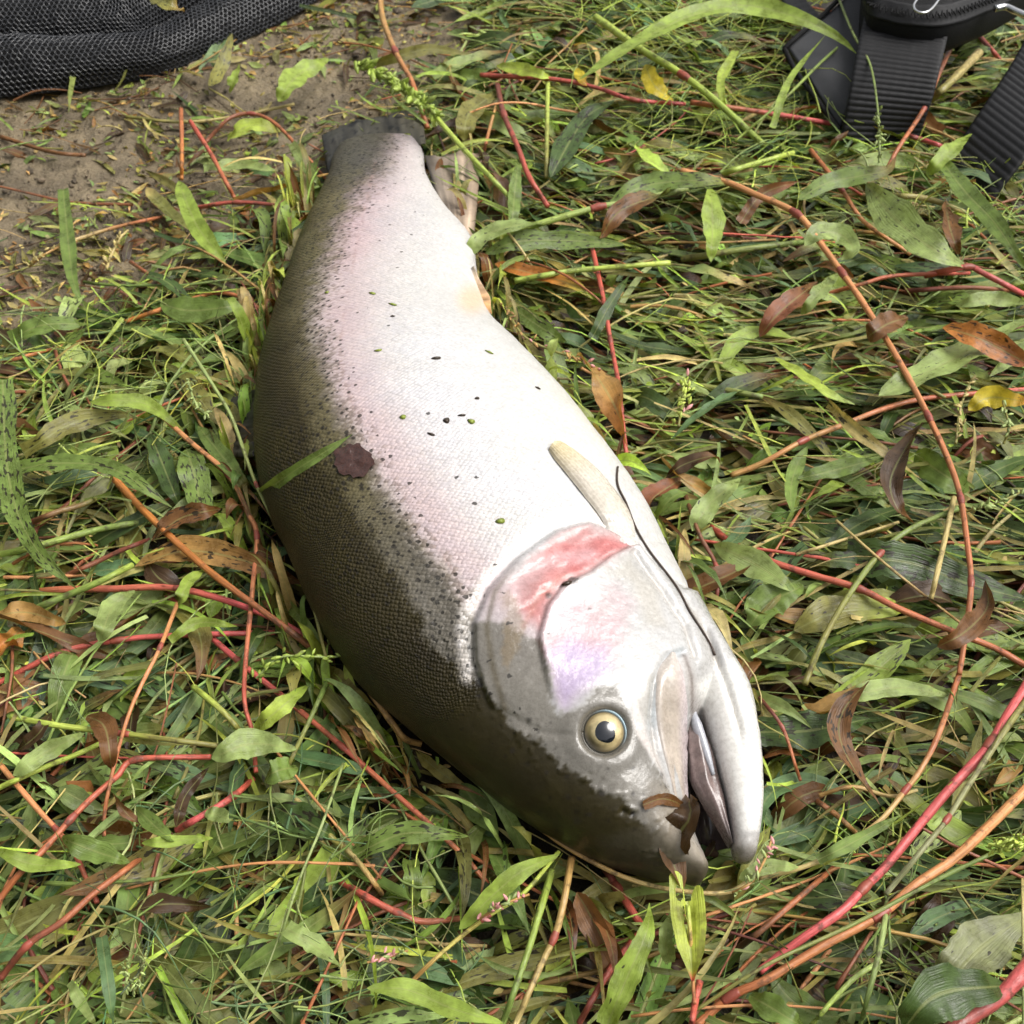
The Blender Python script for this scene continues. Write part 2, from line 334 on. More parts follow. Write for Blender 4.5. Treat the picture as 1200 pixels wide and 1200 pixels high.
def blades(P, W, Nn, col, spot, tipcol=None, prof='leaf', fold=.25, roll=None, seed=None):
    """P (n,k,3) centre lines, W (n,) half widths, Nn (n,3) facing; one strip with a folded midrib each."""
    n, k, _ = P.shape
    T = norm(np.gradient(P, axis=1)); S = norm(np.cross(T, Nn[:, None] + 0 * T)); U = np.cross(S, T)
    t = np.linspace(0, 1, k); wd = W[:, None] * PROF[prof](t)[None] * (1 + .10 * np.sin(t[None] * rng.uniform(6, 20, (n, 1)) + rng.random((n, 1)) * 6) + rng.normal(0, .035, (n, k)))
    if roll is not None:
        a = roll[:, None] * (t[None] - .5) * 2; S, U = S * np.cos(a)[..., None] + U * np.sin(a)[..., None], U * np.cos(a)[..., None] - S * np.sin(a)[..., None]
    vs = np.array([-1, -.5, 0, .5, 1.]); up = np.array([1, .62, 0, .62, 1.])
    fo = np.broadcast_to(np.asarray(fold, float), (n,))
    V = P[:, :, None] + S[:, :, None] * (wd[..., None] * vs)[..., None] + U[:, :, None] * (wd[..., None] * up * fo[:, None, None])[..., None]
    sd_ = rng.random(n) if seed is None else np.full(n, seed)
    V = V + (U[:, :, None] * (wd[..., None] * .14 * np.sin(t[None, :, None] * 23 + vs * 2.1 + sd_[:, None, None] * 40) * np.abs(vs))[..., None])
    L = np.linalg.norm(P[:, -1] - P[:, 0], axis=1)
    luv = np.stack(np.broadcast_arrays((t[None] * L[:, None])[..., None], vs[None, None], sd_[:, None, None]), -1)
    lex = np.stack(np.broadcast_arrays(np.asarray(spot, float)[:, None, None], W[:, None, None], 0 * V[..., 0]), -1)
    C = np.broadcast_to(col[:, None, None], V.shape).copy()
    if tipcol is not None:
        f = smooth(.45, 1, t + .25 * (rng.random((n, 1)) - .5))[..., None, None]; C = C * (1 - f) + tipcol[:, None, None] * f
    F = (gridfaces(k, 5)[None] + (np.arange(n) * k * 5)[:, None, None]).reshape(-1, 4)
    return V.reshape(-1, 3), F, {'col': C.reshape(-1, 3) * ALB, 'luv': luv.reshape(-1, 3), 'lex': lex.reshape(-1, 3)}
def stems(P, R, col, k=6, tip=.6):                        # P (n,m,3), R (n,): many tubes at once
    n, m, _ = P.shape; T = norm(np.gradient(P, axis=1)); A = norm(np.cross(T, np.array([0.03, 0.02, 1.]) + 0 * T)); B = np.cross(T, A)
    th = np.linspace(0, 2 * math.pi, k, endpoint=False); t = np.linspace(0, 1, m); r = R[:, None] * (1 - (1 - tip) * t)[None]
    V = P[:, :, None] + (A[:, :, None] * np.cos(th)[:, None] + B[:, :, None] * np.sin(th)[:, None]) * r[..., None, None]
    F = (gridfaces(m, k, True)[None] + (np.arange(n) * m * k)[:, None, None]).reshape(-1, 4)
    L = np.linalg.norm(P[:, -1] - P[:, 0], axis=1)
    luv = np.stack(np.broadcast_arrays((t[None] * L[:, None])[..., None], th[None, None], rng.random(n)[:, None, None]), -1)
    C = np.broadcast_to(col if col.ndim == 4 else col[:, None, None], V.shape)
    return V.reshape(-1, 3), F, {'col': C.reshape(-1, 3) * ALB, 'luv': luv.reshape(-1, 3)}
def join(parts):
    off = 0; Vs, Fs, At = [], [], {}
    for V, F, A in parts:
        Vs.append(V); Fs.append(F + off); off += len(V)
        for q, v in A.items(): At.setdefault(q, []).append(v)
    return np.vstack(Vs), np.vstack(Fs), {q: np.vstack(v) for q, v in At.items()}
def sample(n, dens=None):                                 # points over the ground that the picture can see, a margin included
    out = []; tot = 0
    while tot < n:
        y = rng.uniform(-.12, 1.50, 4 * n); x = rng.uniform(-1, 1, 4 * n) * (.56 + .46 * np.maximum(y, 0)); keep = rng.random(4 * n) < (.56 + .46 * np.maximum(y, 0)) / 1.25
        xy = np.stack([x, y], 1)[keep]
        if dens is not None: xy = xy[rng.random(len(xy)) < dens(xy)]
        out.append(xy); tot += len(xy)
    return np.vstack(out)[:n]
def curves(xy, L, head, k, z0, arch, slope, bend, wob=0.):
    n = len(xy); s = np.linspace(-.5, .5, k); th = head[:, None] + bend[:, None] * s[None] + wob * np.sin(s[None] * 9 + rng.random((n, 1)) * 6)
    dx = np.cos(th) * L[:, None] / k; dy = np.sin(th) * L[:, None] / k
    x = np.cumsum(dx, 1); y = np.cumsum(dy, 1); x += xy[:, :1] - x[:, k // 2:k // 2 + 1]; y += xy[:, 1:] - y[:, k // 2:k // 2 + 1]
    z = z0[:, None] + arch[:, None] * (1 - 4 * s[None] ** 2) + slope[:, None] * s[None]
    P = np.stack([x, y, np.maximum(z, .001)], -1)
    P[..., 2] += ground_z(P[..., :2].reshape(-1, 2)).reshape(n, k)
    return P
def off_fish(P, m=.004):
    n, k, _ = P.shape; return ~under_fish(P[:, ::max(1, k // 6), :2].reshape(-1, 2), m).reshape(n, -1).any(1)
def pick(n, names, jit=.22, p=None):
    c = np.array([PAL[q] for q in names])[rng.choice(len(names), n, p=p)]
    return c * np.exp(rng.normal(0, jit, (n, 1))) * np.exp(rng.normal(0, .07, (n, 3)))
def facing(n, s=.45):
    v = rng.normal(0, s, (n, 3)); v[:, 2] = 1; return norm(v)
def heading(xy):                                          # the mown weeds lie mostly across the picture on the far side, mixed nearer
    n = len(xy); base = .25 * fbm(xy * 3, 2, 11) * 3 + .05
    sp = np.where(xy[:, 0] > .0, .5, .85)
    return base + rng.normal(0, 1, n) * sp + np.pi * (rng.random(n) < .5)
veg = lambda xy: np.clip(1.02 - mudness(xy), 0.02, 1)
NET = [(-60, 122), (60, 108), (120, 100), (190, 88), (240, 68), (300, 40), (360, 8), (420, -40), (480, -110), (480, -330), (-300, -330), (-300, 130)]
NETW = at(np.array(NET)[:, 0], np.array(NET)[:, 1], 0)[:, :2]
clear_net = lambda xy: (poly_in(xy, NETW) < -.004)
PACK = [(985, 150), (942, 95), (915, 30), (915, -200), (1400, -200), (1400, -20), (1200, -20), (1120, 10), (1078, 140)]
PACKW = at(np.array(PACK)[:, 0], np.array(PACK)[:, 1], 0)[:, :2]
dens = lambda xy: veg(xy) * clear_net(xy) * (poly_in(xy, PACKW) < .0)

def mass(name, parts, label, mat):
    o = link(name, mesh(name, *join(parts)), mat, kind='stuff', label=label); return o
def fill_blades(n, L, W, z, cols, k=8, spot=0., prof='leaf', arch=.008, slope=.012, dens_=None, tips=None, p=None, roll=.4, jit=.25, face=.45):
    xy = sample(n, dens_ or dens); n = len(xy)
    P = curves(xy, rng.uniform(*L, n), heading(xy), k, rng.uniform(*z, n), rng.normal(0, 1, n) * arch, rng.normal(0, 1, n) * slope, rng.normal(0, .7, n))
    ok = off_fish(P); P = P[ok]; n = len(P)
    sp = np.where(rng.random(n) < spot, rng.uniform(.5, 1, n), rng.uniform(0, .3, n))
    tc = None
    if tips: tc = pick(n, tips); c = pick(n, cols, jit, p); m = rng.random(n) < .7; tc[m] = c[m]
    else: c = pick(n, cols, jit, p)
    return blades(P, rng.uniform(*W, n), facing(n, face), c, sp, tc, prof, rng.uniform(.05, .5, n), rng.normal(0, roll, n))
def fill_stems(n, L, R, z, cols, k=7, arch=.008, slope=.012, dens_=None, p=None, sides=5, wob=.05, jit=.2, bend=.4):
    xy = sample(n, dens_ or dens); n = len(xy)
    P = curves(xy, rng.uniform(*L, n), heading(xy), k, rng.uniform(*z, n), rng.normal(0, 1, n) * arch, rng.normal(0, 1, n) * slope, rng.normal(0, bend, n), wob)
    P = P[off_fish(P)]; n = len(P)
    return stems(P, rng.uniform(*R, n), pick(n, cols, jit, p), sides)

mass('leaf_litter', [fill_blades(4608, (.02, .06), (.003, .009), (.0, .006), ['darkbrown', 'brown', 'darkbrown', 'olive'], 7, .2, roll=1.2),
                     fill_blades(2176, (.03, .09), (.004, .009), (.003, .012), ['dark', 'darkbrown', 'dark', 'brown', 'olive'], 8, .3)],
     'dark rotting leaves under the flattened weeds', M_LEAF)
mass('grass', [fill_blades(3328, (.045, .11), (.0035, .0085), (.006, .019), ['green', 'dark', 'light', 'olive', 'blue', 'green'], 10, .45, arch=.006, slope=.010, tips=['brown', 'olive', 'straw'], roll=.6),
               fill_blades(3328, (.06, .15), (.0012, .003), (.006, .022), ['green', 'light', 'blue', 'olive', 'dark', 'straw'], 10, .1, 'blade', arch=.008, slope=.012),
               fill_blades(4200, (.03, .11), (.0008, .0019), (.012, .031), ['lime', 'straw', 'light', 'bright', 'olive', 'light'], 9, 0, 'blade', arch=.006, slope=.012),
               fill_blades(1920, (.018, .04), (.003, .0065), (.010, .023), ['green', 'bright', 'light', 'dark'], 7, .15, arch=.004, slope=.010, roll=.8)],
     'flattened green grass and weed blades matted together', M_LEAF)
mass('fallen_stems', [fill_stems(1664, (.07, .18), (.0007, .0017), (.006, .022), ['olive', 'green', 'light', 'straw', 'rust', 'redbrown', 'tan']),
                      fill_stems(243, (.08, .22), (.0010, .0018), (.004, .015), ['redbrown', 'rust', 'maroon', 'tan', 'peach', 'olive', 'green'], 8, sides=7),
                      fill_stems(1920, (.05, .14), (.00025, .0006), (.015, .030), ['light', 'straw', 'lime', 'green'], 7, bend=1.2),
                      fill_stems(896, (.04, .10), (.0008, .0018), (.0, .012), ['darkbrown', 'brown', 'maroon'], 7)],
     'thin crossing weed stems lying in the grass', M_STEM)
bits = lambda xy: np.clip(.35 + .65 * mudness(xy), 0, 1) * clear_net(xy)
patch = lambda xy: bits(xy) * smooth(-.45, .3, fbm(xy * 14, 3, 21))
mass('grass_clippings', [fill_blades(10240, (.005, .018), (.0008, .0024), (.001, .004), ['straw', 'lime', 'olive', 'light', 'tan'], 4, .1, arch=.001, slope=.003, dens_=patch),
                         fill_blades(1920, (.02, .05), (.0012, .004), (.002, .005), ['olive', 'light', 'straw', 'green', 'brown', 'darkbrown'], 6, .2, arch=.002, slope=.004, dens_=patch),
                         fill_blades(3328, (.004, .009), (.0008, .0016), (.014, .028), ['lime', 'straw', 'light'], 4, .0, 'oval', arch=.001, slope=.004)],
     'small chopped clippings strewn over the mud and grass', M_LEAF)
def crumbs(n):
    xy = sample(n * 3, lambda q: mudness(q) * clear_net(q))[:n]; t_ = (1 + 5 ** .5) / 2
    iv = norm(np.array([(-1, t_, 0), (1, t_, 0), (-1, -t_, 0), (1, -t_, 0), (0, -1, t_), (0, 1, t_), (0, -1, -t_), (0, 1, -t_), (t_, 0, -1), (t_, 0, 1), (-t_, 0, -1), (-t_, 0, 1)], float))
    fi = np.array([(0, 11, 5), (0, 5, 1), (0, 1, 7), (0, 7, 10), (0, 10, 11), (1, 5, 9), (5, 11, 4), (11, 10, 2), (10, 7, 6), (7, 1, 8), (3, 9, 4), (3, 4, 2), (3, 2, 6), (3, 6, 8), (3, 8, 9), (4, 9, 5), (2, 4, 11), (6, 2, 10), (8, 6, 7), (9, 8, 1)])
    sz = np.exp(rng.normal(math.log(.0011), .5, n)); c_ = np.c_[xy, ground_z(xy) + .0022]
    V_ = c_[:, None] + iv[None] * (sz[:, None] * rng.uniform(.6, 1.3, (n, 12)))[..., None] * np.array([1, 1, .7])
    cc_ = (lin((150, 134, 112)) * .62) * np.exp(rng.normal(-.15, .3, (n, 1)))
    return V_.reshape(-1, 3), (fi[None] + np.arange(n)[:, None, None] * 12).reshape(-1, 3), {'col': np.repeat(cc_, 12, 0)}
link('soil_crumbs', mesh('soil_crumbs', *crumbs(6000)), M_MUD, kind='stuff', label='small crumbs of soil and grit on the wet mud')
mass('mud_straw', [fill_stems(537, (.02, .10), (.0004, .0010), (.002, .006), ['straw', 'olive', 'brown', 'tan', 'darkbrown'], 7, arch=.002, slope=.003, dens_=patch)],
     'bits of thin straw pressed into the mud', M_STEM)

# ---------------------------------------------------------------- the trout
def loft(C, E, B, cap=4, front=.9, flat=1.):
    V = C[:, None] + E[:, None] * RX[None, :, None] + np.array([0, 0, 1.]) * (B[:, None] * np.sign(RZ) * np.abs(RZ) ** flat)[..., None]
    def ends(i, dirn, n=cap, k=.9):                        # rounded ends
        out = []
        for j in range(1, n + 1):
            f = math.cos(j / n * math.pi / 2 * .96); g = math.sin(j / n * math.pi / 2)
            out.append(C[i] + dirn * g * B[i] * k + (V[i] - C[i]) * f)
        return out
    d0 = norm(C[0] - C[1]); d1 = norm(C[-1] - C[-2])
    rows = ends(0, d0)[::-1] + list(V) + ends(len(C) - 1, d1, cap, front)
    V = np.stack(rows); n = len(V); F = gridfaces(n, len(TH), True).tolist()
    k = len(TH); F += [list(range(k))[::-1], [(n - 1) * k + i for i in range(k)]]
    return V.reshape(-1, 3), F
v1, f1 = loft(fC, fE, fB, 4, .25); v2, f2 = loft(jC, jE, jB, 4, .7, .62)
raw = mesh('raw_body', np.vstack([v1, v2]), f1 + [[i + len(v1) for i in f] for f in f2])
tmp = bpy.data.objects.new('tmp', raw); COL.objects.link(tmp)
md = tmp.modifiers.new('r', 'REMESH'); md.mode = 'VOXEL'; md.voxel_size = .00125
ms = tmp.modifiers.new('s', 'SMOOTH'); ms.iterations = 6; ms.factor = .5
mq = tmp.modifiers.new('d', 'SUBSURF'); mq.levels = 0
dg = bpy.context.evaluated_depsgraph_get()
body = bpy.data.meshes.new_from_object(tmp.evaluated_get(dg)); bpy.data.objects.remove(tmp)
nv = len(body.vertices); V = np.empty(nv * 3, np.float32); body.vertices.foreach_get('co', V); V = V.reshape(-1, 3).astype(float)
Nv = np.empty(nv * 3, np.float32); body.vertices.foreach_get('normal', Nv); Nv = Nv.reshape(-1, 3).astype(float)
print('trout verts', nv)
idx = np.empty(nv, int)
for a in range(0, nv, 40000):
    d = ((V[a:a + 40000, None, :2] - fC[None, :, :2]) ** 2).sum(-1); idx[a:a + 40000] = d.argmin(1)
S = np.r_[0, np.cumsum(np.linalg.norm(np.diff(fC, axis=0), axis=1))]
T = norm(np.gradient(fC, axis=0)); s_at = S[idx] + ((V - fC[idx]) * T[idx]).sum(1)
ed = norm(fE); lat = ((V - fC[idx]) * ed[idx]).sum(1); el = np.linalg.norm(fE, axis=1)
zrel = V[:, 2] - fC[idx, 2]
theta = np.arctan2(zrel / fB[idx], -lat / el[idx])
fuv = np.stack([s_at, theta * (el[idx] + fB[idx]) / 2, 0 * s_at], 1)
Vm = V.copy(); Vm[:, 2] = fC[idx, 2] + np.abs(zrel)       # both flanks carry the same markings
Q = proj(Vm)                                              # flank chart: the plan of the markings, in photograph units
q1 = Q + 7 * np.stack([fbm(V * 70, 3, 31), fbm(V * 70, 3, 32)], 1)
q2 = Q + 13 * np.stack([fbm(V * 60, 5, 33), fbm(V * 60, 5, 34)], 1) + 4 * np.stack([noise(V * 600, 35), noise(V * 600, 36)], 1)
up = smooth(-.2, .25, Nv[:, 2])
GILL = [(728, 625), (690, 610), (650, 620), (606, 652), (571, 690), (554, 730), (555, 775), (574, 830), (610, 870)]
OPER = [(745, 640), (712, 655), (690, 672), (660, 686), (640, 712), (630, 748), (640, 775)]
BACK = [(466, 120), (446, 175), (426, 215), (400, 260), (382, 310), (366, 360), (374, 410), (394, 470), (424, 530), (460, 590), (496, 640), (532, 690), (556, 735), (574, 790), (590, 850)]
DEEP = [(418, 120), (404, 180), (384, 225), (364, 265), (351, 310), (342, 380), (352, 450), (378, 520), (412, 580), (442, 630), (472, 690), (500, 745), (556, 800), (584, 830), (610, 855), (655, 895), (700, 925), (735, 945), (765, 975), (800, 1060)]
CHEEK = [(538, 730), (580, 728), (625, 752), (640, 790), (655, 838), (690, 812), (722, 806), (742, 850), (762, 890), (785, 930), (800, 1010)]
dG, _ = poly_sd(Q, GILL); dB, _ = poly_sd(q1, BACK); dD, pD = poly_sd(q2, DEEP); dC = -poly_in(q2, CHEEK + [(1000, 1010), (1000, 560), (538, 600)]); dO, _ = poly_sd(Q, OPER)
head = smooth(-4, 4, -dG) if False else None
# ahead of the gill cover's edge?
HEADP = [(728, 625), (690, 610), (650, 620), (606, 652), (571, 690), (554, 730), (555, 775), (574, 830), (480, 900), (700, 1150), (1000, 1100), (1000, 700), (800, 690)]
hd = poly_in(Q, HEADP); ishead = smooth(-3, 3, hd)
THROAT = smooth(0, 30, Q[:, 0] - (740 + (Q[:, 1] - 640) * .42))
def over(c, m, col): return c * (1 - m[:, None]) + np.asarray(col) * m[:, None]
col = np.tile(np.array([.55, .542, .528]), (nv, 1))
n1 = fbm(V * 40, 4, 41); n2 = fbm(V * 140, 4, 42); n3 = fbm(V * 16, 3, 43)
# rose stripe along the flank, lilac shimmer below it
dP, pP = poly_sd(q1, [(440, 150), (412, 250), (395, 330), (395, 410), (420, 480), (465, 550), (520, 630), (570, 690), (640, 740)])
sdv = 55 - 12 * pP
col = over(col, np.exp(-(dP / sdv) ** 2) * (.85 - .25 * pP) * (.85 + .3 * n3), [.46, .305, .328])
dL, _ = poly_sd(q1, [(500, 430), (560, 520), (620, 590)])
col = over(col, np.exp(-(dL / 55) ** 2) * .35 * np.clip(.7 + n1, 0, 1), [.60, .60, .68])
col = over(col, np.exp(-((np.hypot(Q[:, 0] - 700, Q[:, 1] - 480)) / 70) ** 2) * .30, [.74, .74, .60])
col = over(col, np.clip(n3 * 1.2 + n1 * .8, 0, 1) * .4 * smooth(-200, -60, dP), [.40, .39, .42])
# back
wdt = np.where(pD < .5, 16, 9)
bm = smooth(-26, 22, dB + 16 * n2 + 9 * n1) * (1 - ishead)
col = over(col, bm, np.array([.135, .116, .058]) * (1 + .25 * n2)[:, None])
sky_sheen = smooth(-8, 10, dB) * smooth(.40, .55, pD) * (1 - ishead)  # grey sky reflection painted beside the dark back
col = over(col, sky_sheen * .95, np.array([.135, .122, .100]) * (1 + .2 * n1)[:, None])
dark = np.array([.034, .0275, .0105]) * (1 + .35 * n1)[:, None]
edge_w = np.interp(pD, [0, .3, .48, .6, 1], [16, 26, 18, 3, 3])
dm = smooth(-1, 1, (dD + np.interp(pD, [0, .45, .6], [9, 9, 9]) * n2) / edge_w)
# head: sky reflection painted in grey up to the cheek's edge
headgrey = smooth(-2, 2, dC / 2) * ishead
col = over(col, headgrey * .94, (np.array([.150, .137, .112])) * (1 + .28 * n1)[:, None])
col = over(col, dm * (1 - .25 * smooth(.30, .0, pD)), dark)
col = over(col, smooth(30, -30, np.hypot((Q[:, 0] - 415) * .70, Q[:, 1] - 168) - 46 + 14 * n2) * .85 * smooth(500, 440, Q[:, 0]), [.07, .066, .055])
# lateral line
LL = [(440, 190), (420, 280), (404, 360), (398, 420), (412, 470), (440, 525), (470, 575), (505, 625), (540, 685)]
dLL, _ = poly_sd(Q + 1.5 * np.stack([n2, n2], 1), LL)
col = over(col, np.exp(-(dLL / 1.8) ** 2) * .45 * np.clip(.5 + 2 * n2, 0, 1), [.34, .22, .20])
# gill cover, cheek
pink = smooth(-8, 14, poly_in(q1, [(692, 612), (745, 642), (712, 664), (690, 676), (655, 694), (632, 740), (606, 722), (598, 690), (622, 655), (655, 624)]))
col = over(col, pink * np.clip(.78 + .35 * n1 + .2 * n2, 0, 1), np.array([.44, .15, .138]) * (1 + .3 * n1)[:, None])
strong = smooth(-4, 10, poly_in(q1, [(660, 635), (700, 628), (742, 644), (706, 662), (672, 680), (650, 655)]))
col = over(col, strong * np.clip(.55 + .6 * n1, 0, 1), [.43, .095, .09])
d, _ = poly_sd(q1, [(600, 700), (622, 672), (655, 655), (690, 655)]); col = over(col, np.exp(-(d / 9) ** 2) * .5 * ishead, [.62, .43, .44])
d, _ = poly_sd(q1, [(612, 735), (634, 700), (662, 676)]); col = over(col, np.exp(-(d / 4) ** 2) * .5 * ishead, [.42, .17, .13])
ck = smooth(-8, 22, poly_in(q1, [(640, 712), (672, 690), (720, 680), (745, 705), (735, 765), (700, 800), (660, 835), (628, 770)])) * smooth(2, -4, dC)
col = over(col, ck * .8 * np.clip(.85 + .5 * n1, 0, 1), [.45, .275, .30])
pur = smooth(-6, 22, poly_in(q1, [(632, 762), (665, 745), (715, 755), (728, 785), (690, 815), (658, 842), (640, 800)])) * smooth(2, -4, dC)
col = over(col, pur * .8, np.array([.37, .305, .475]) * (1 + .18 * n1)[:, None])
bei = smooth(-5, 12, poly_in(q1, [(698, 672), (735, 652), (770, 690), (785, 740), (752, 735), (735, 690)])); col = over(col, bei * .6, [.36, .33, .27])
bei = smooth(-5, 12, poly_in(q1, [(722, 800), (748, 770), (775, 790), (768, 850), (742, 850)])); col = over(col, bei * .45, [.34, .305, .245])
d, _ = poly_sd(q1, [(727, 622), (690, 604), (645, 614), (600, 646), (566, 686), (548, 730), (553, 790)])
col = over(col, np.exp(-((d - 5) / 6.) ** 2) * .8, [.76, .72, .70])
d, _ = poly_sd(Q, [(640, 640), (606, 664), (580, 695), (571, 735), (578, 780), (592, 830)])
col = over(col, np.exp(-(d / 4.) ** 2) * .75 * smooth(650, 700, Q[:, 1]), [.085, .068, .036])
col = over(col, smooth(-4, 4, poly_in(q2, [(585, 700), (600, 695), (612, 730), (600, 780), (588, 770)])) * .55, [.20, .145, .075])
col = over(col, np.exp(-(dO / 2.) ** 2) * .6 * np.clip(.6 + n2, 0, 1), [.20, .10, .08])
for px_, py_, r_ in ((662, 688, 5), (670, 683, 6), (642, 700, 4), (690, 716, 2), (562, 800, 6), (705, 930, 4), (676, 962, 5), (725, 985, 5), (690, 955, 3), (742, 930, 3), (600, 880, 4), (640, 905, 3), (830, 870, 2), (858, 902, 2), (877, 898, 2), (874, 910, 2)):
    col = over(col, smooth(r_ + 1, r_ - 1.5, np.hypot(*(Q - (px_, py_)).T) + n2) * .8, [.03, .025, .02])
d = poly_in(q1, [(735, 812), (748, 830), (760, 865), (778, 898), (768, 896), (752, 872), (741, 848)]); col = over(col, smooth(-3, 3, d) * .9, [.76, .70, .66])
# jaws
sn = smooth(-14, 18, poly_in(q1, [(765, 920), (800, 930), (812, 965), (845, 1005), (840, 1060), (760, 1060), (765, 985)])); col = over(col, sn * .92, np.array([.25, .215, .165]) * (1 + .3 * n2)[:, None])
col = over(col, smooth(-10, 10, poly_in(q1, [(700, 985), (770, 968), (800, 1000), (845, 1022), (830, 1080), (700, 1080)])) * .8, [.06, .052, .035])
jt = smooth(44, 8, np.hypot(Q[:, 0] - 872, Q[:, 1] - 1004) + 12 * n2); col = over(col, jt * .85, [.22, .20, .175])
d, _ = poly_sd(Q, [(799, 770), (812, 815), (828, 860), (842, 905), (852, 945), (860, 985)]); col = over(col, np.exp(-(d / 7.) ** 2) * .5, [.56, .50, .47])
d, _ = poly_sd(Q, [(810, 720), (838, 780), (858, 850), (868, 920)]); col = over(col, np.exp(-(d / 5.) ** 2) * .22, [.55, .50, .40])
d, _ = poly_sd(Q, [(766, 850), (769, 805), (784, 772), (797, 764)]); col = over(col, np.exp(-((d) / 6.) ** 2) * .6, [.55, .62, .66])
d, _ = poly_sd(Q, [(800, 768), (809, 795), (811, 835), (807, 880)]); col = over(col, np.exp(-(d / 3.) ** 2) * .75, [.10, .075, .06])  # mouth slit, with the shade along the maxilla painted in
d, _ = poly_sd(Q, [(768, 800), (764, 840), (771, 882), (784, 915)]); col = over(col, np.exp(-(d / 2.2) ** 2) * .6, [.16, .13, .10])  # shade line painted along the maxilla's other edge
jw = smooth(-4, 10, poly_in(Q, [(812, 800), (860, 770), (900, 850), (905, 930), (892, 975), (868, 978), (840, 915), (826, 868)])); col = over(col, jw * .75, [.80, .785, .74])
# stains: belly yellow by the fins
col = over(col, smooth(26, 5, np.hypot(Q[:, 0] - 553, Q[:, 1] - 350)) * .6, [.72, .47, .27])
col = over(col, smooth(-8, 10, poly_in(q1, [(690, 600), (700, 575), (712, 600), (722, 618), (705, 612)])) * .4, [.45, .36, .24])
wh = ishead * smooth(.35, .5, col.mean(1)) * (1 - np.clip(jw, 0, 1)); col = col * (1 - .20 * wh + .10 * wh * n1)[:, None]
tipm = smooth(-10, 10, poly_in(q1, [(730, 1000), (775, 975), (806, 990), (850, 1010), (840, 1090), (720, 1090)]))
for k in range(46):
    sx_ = rng.uniform(590, 790); sy_ = rng.uniform(840, 1000); r_ = rng.uniform(1.2, 3.2)
    col = over(col, smooth(r_ + 1, r_ - 1, np.hypot(*(Q - (sx_, sy_)).T) + .8 * n2) * .6 * ishead * smooth(36, 44, np.hypot(sx_ - 708, sy_ - 858)), [.018, .015, .01])
col = np.clip(col * (1 + .07 * n2)[:, None], .012, .84)
# relief
gx = dG
rel = np.zeros(nv)
front = np.where(hd > 0, hd, 0); rel += .0031 * smooth(0, 7, front) * np.exp(-front / 90) * smooth(-.05, .2, Nv[:, 2]) * smooth(850, 800, Q[:, 1])
rel -= .0012 * np.exp(-(np.minimum(hd, 0) / 6.) ** 2) * (hd < 0) * smooth(840, 790, Q[:, 1])
op = poly_in(Q, [(745, 640), (712, 655), (690, 672), (660, 686), (640, 712), (630, 748), (640, 800), (660, 860), (720, 800), (790, 760), (790, 690)])
rel += .0034 * smooth(-1, 4, op) * np.exp(-np.abs(dO) / 30)
rel += .0016 * fbm(np.c_[Q[:, 0] * .02 - Q[:, 1] * .02, Q[:, 1] * .06 + Q[:, 0] * .03], 3, 55) * pink
eye = np.hypot((Q[:, 0] - 708) / 1.02, Q[:, 1] - 858)
rel += .0011 * np.exp(-((eye - 37) / 11) ** 2) - .006 * smooth(31, 22, eye)
d, _ = poly_sd(Q, [(800, 945), (784, 915), (770, 880), (764, 840), (767, 800), (782, 770), (800, 765)]); rel -= .0020 * np.exp(-(d / 4.) ** 2)
d, _ = poly_sd(Q, [(574, 830), (640, 860), (668, 862)]); rel -= .0007 * np.exp(-(d / 5) ** 2)
for px_, py_ in ((742, 954), (731, 951)): rel -= .0022 * np.exp(-(np.hypot(Q[:, 0] - px_, Q[:, 1] - py_) / 4) ** 2)
for L_, a_ in (([(752, 648), (790, 690), (826, 742), (850, 800), (868, 860)], .0020), ([(738, 652), (772, 694), (800, 735), (812, 770)], .0018)):
    d, _ = poly_sd(Q + 2 * np.stack([n1, n1], 1), L_); rel -= a_ * np.exp(-(d / 3.5) ** 2); rel += a_ * .6 * np.exp(-((d + 9) / 7) ** 2)
    col = over(col, np.exp(-(d / 2.2) ** 2) * .4 * np.clip(.6 + n2, 0, 1), [.36, .30, .22])
d, _ = poly_sd(Q, [(700, 575), (712, 612), (740, 640)]); rel -= .0015 * np.exp(-(d / 5) ** 2)
rel += .0007 * smooth(.35, .6, noise(V * 420, 77)) * np.exp(-(dD / 22.) ** 2) * smooth(.5, .58, pD)
rel += .0003 * n2 + .0016 * n3 * .6
rel *= smooth(-.1, .3, Nv[:, 2])
d, _ = poly_sd(Q, [(742, 954), (741, 955)]); col = over(col, smooth(5.5, 2.5, np.hypot((Q[:, 0] - 742) * 1.3, Q[:, 1] - 954)), [.015, .013, .01])
V2 = V + Nv * rel[:, None]
body.vertices.foreach_set('co', V2.astype(np.float32).ravel())
spot = (1 - ishead * .85) * np.clip(.80 * smooth(-38, 12, dB + 12 * n1) + .05 * smooth(-120, -50, dB + 20 * n3), 0, 1) * smooth(.35, -.05, dm * .2 * (pD > .5))
spot = np.clip(spot, 0, .8); fuv[:, 2] = np.clip(smooth(-48, 40, dB + 10 * n1), 0, 1)
scale = (1 - ishead) * smooth(0, 10 + 50 * smooth(800, 850, Q[:, 1]), -hd) * np.interp(Q[:, 1], [120, 200, 600], [.35, .75, 1])
scale = scale * (1 - .65 * smooth(70, 150, -dP)) * (1 + .9 * dm)
msk = np.stack([spot, scale, np.clip(.30 * (1 - bm) + .30 * bm + ishead * .55 + sky_sheen * .4, 0, 1) * (1 - .72 * dm) * (1 - .6 * tipm)], 1)
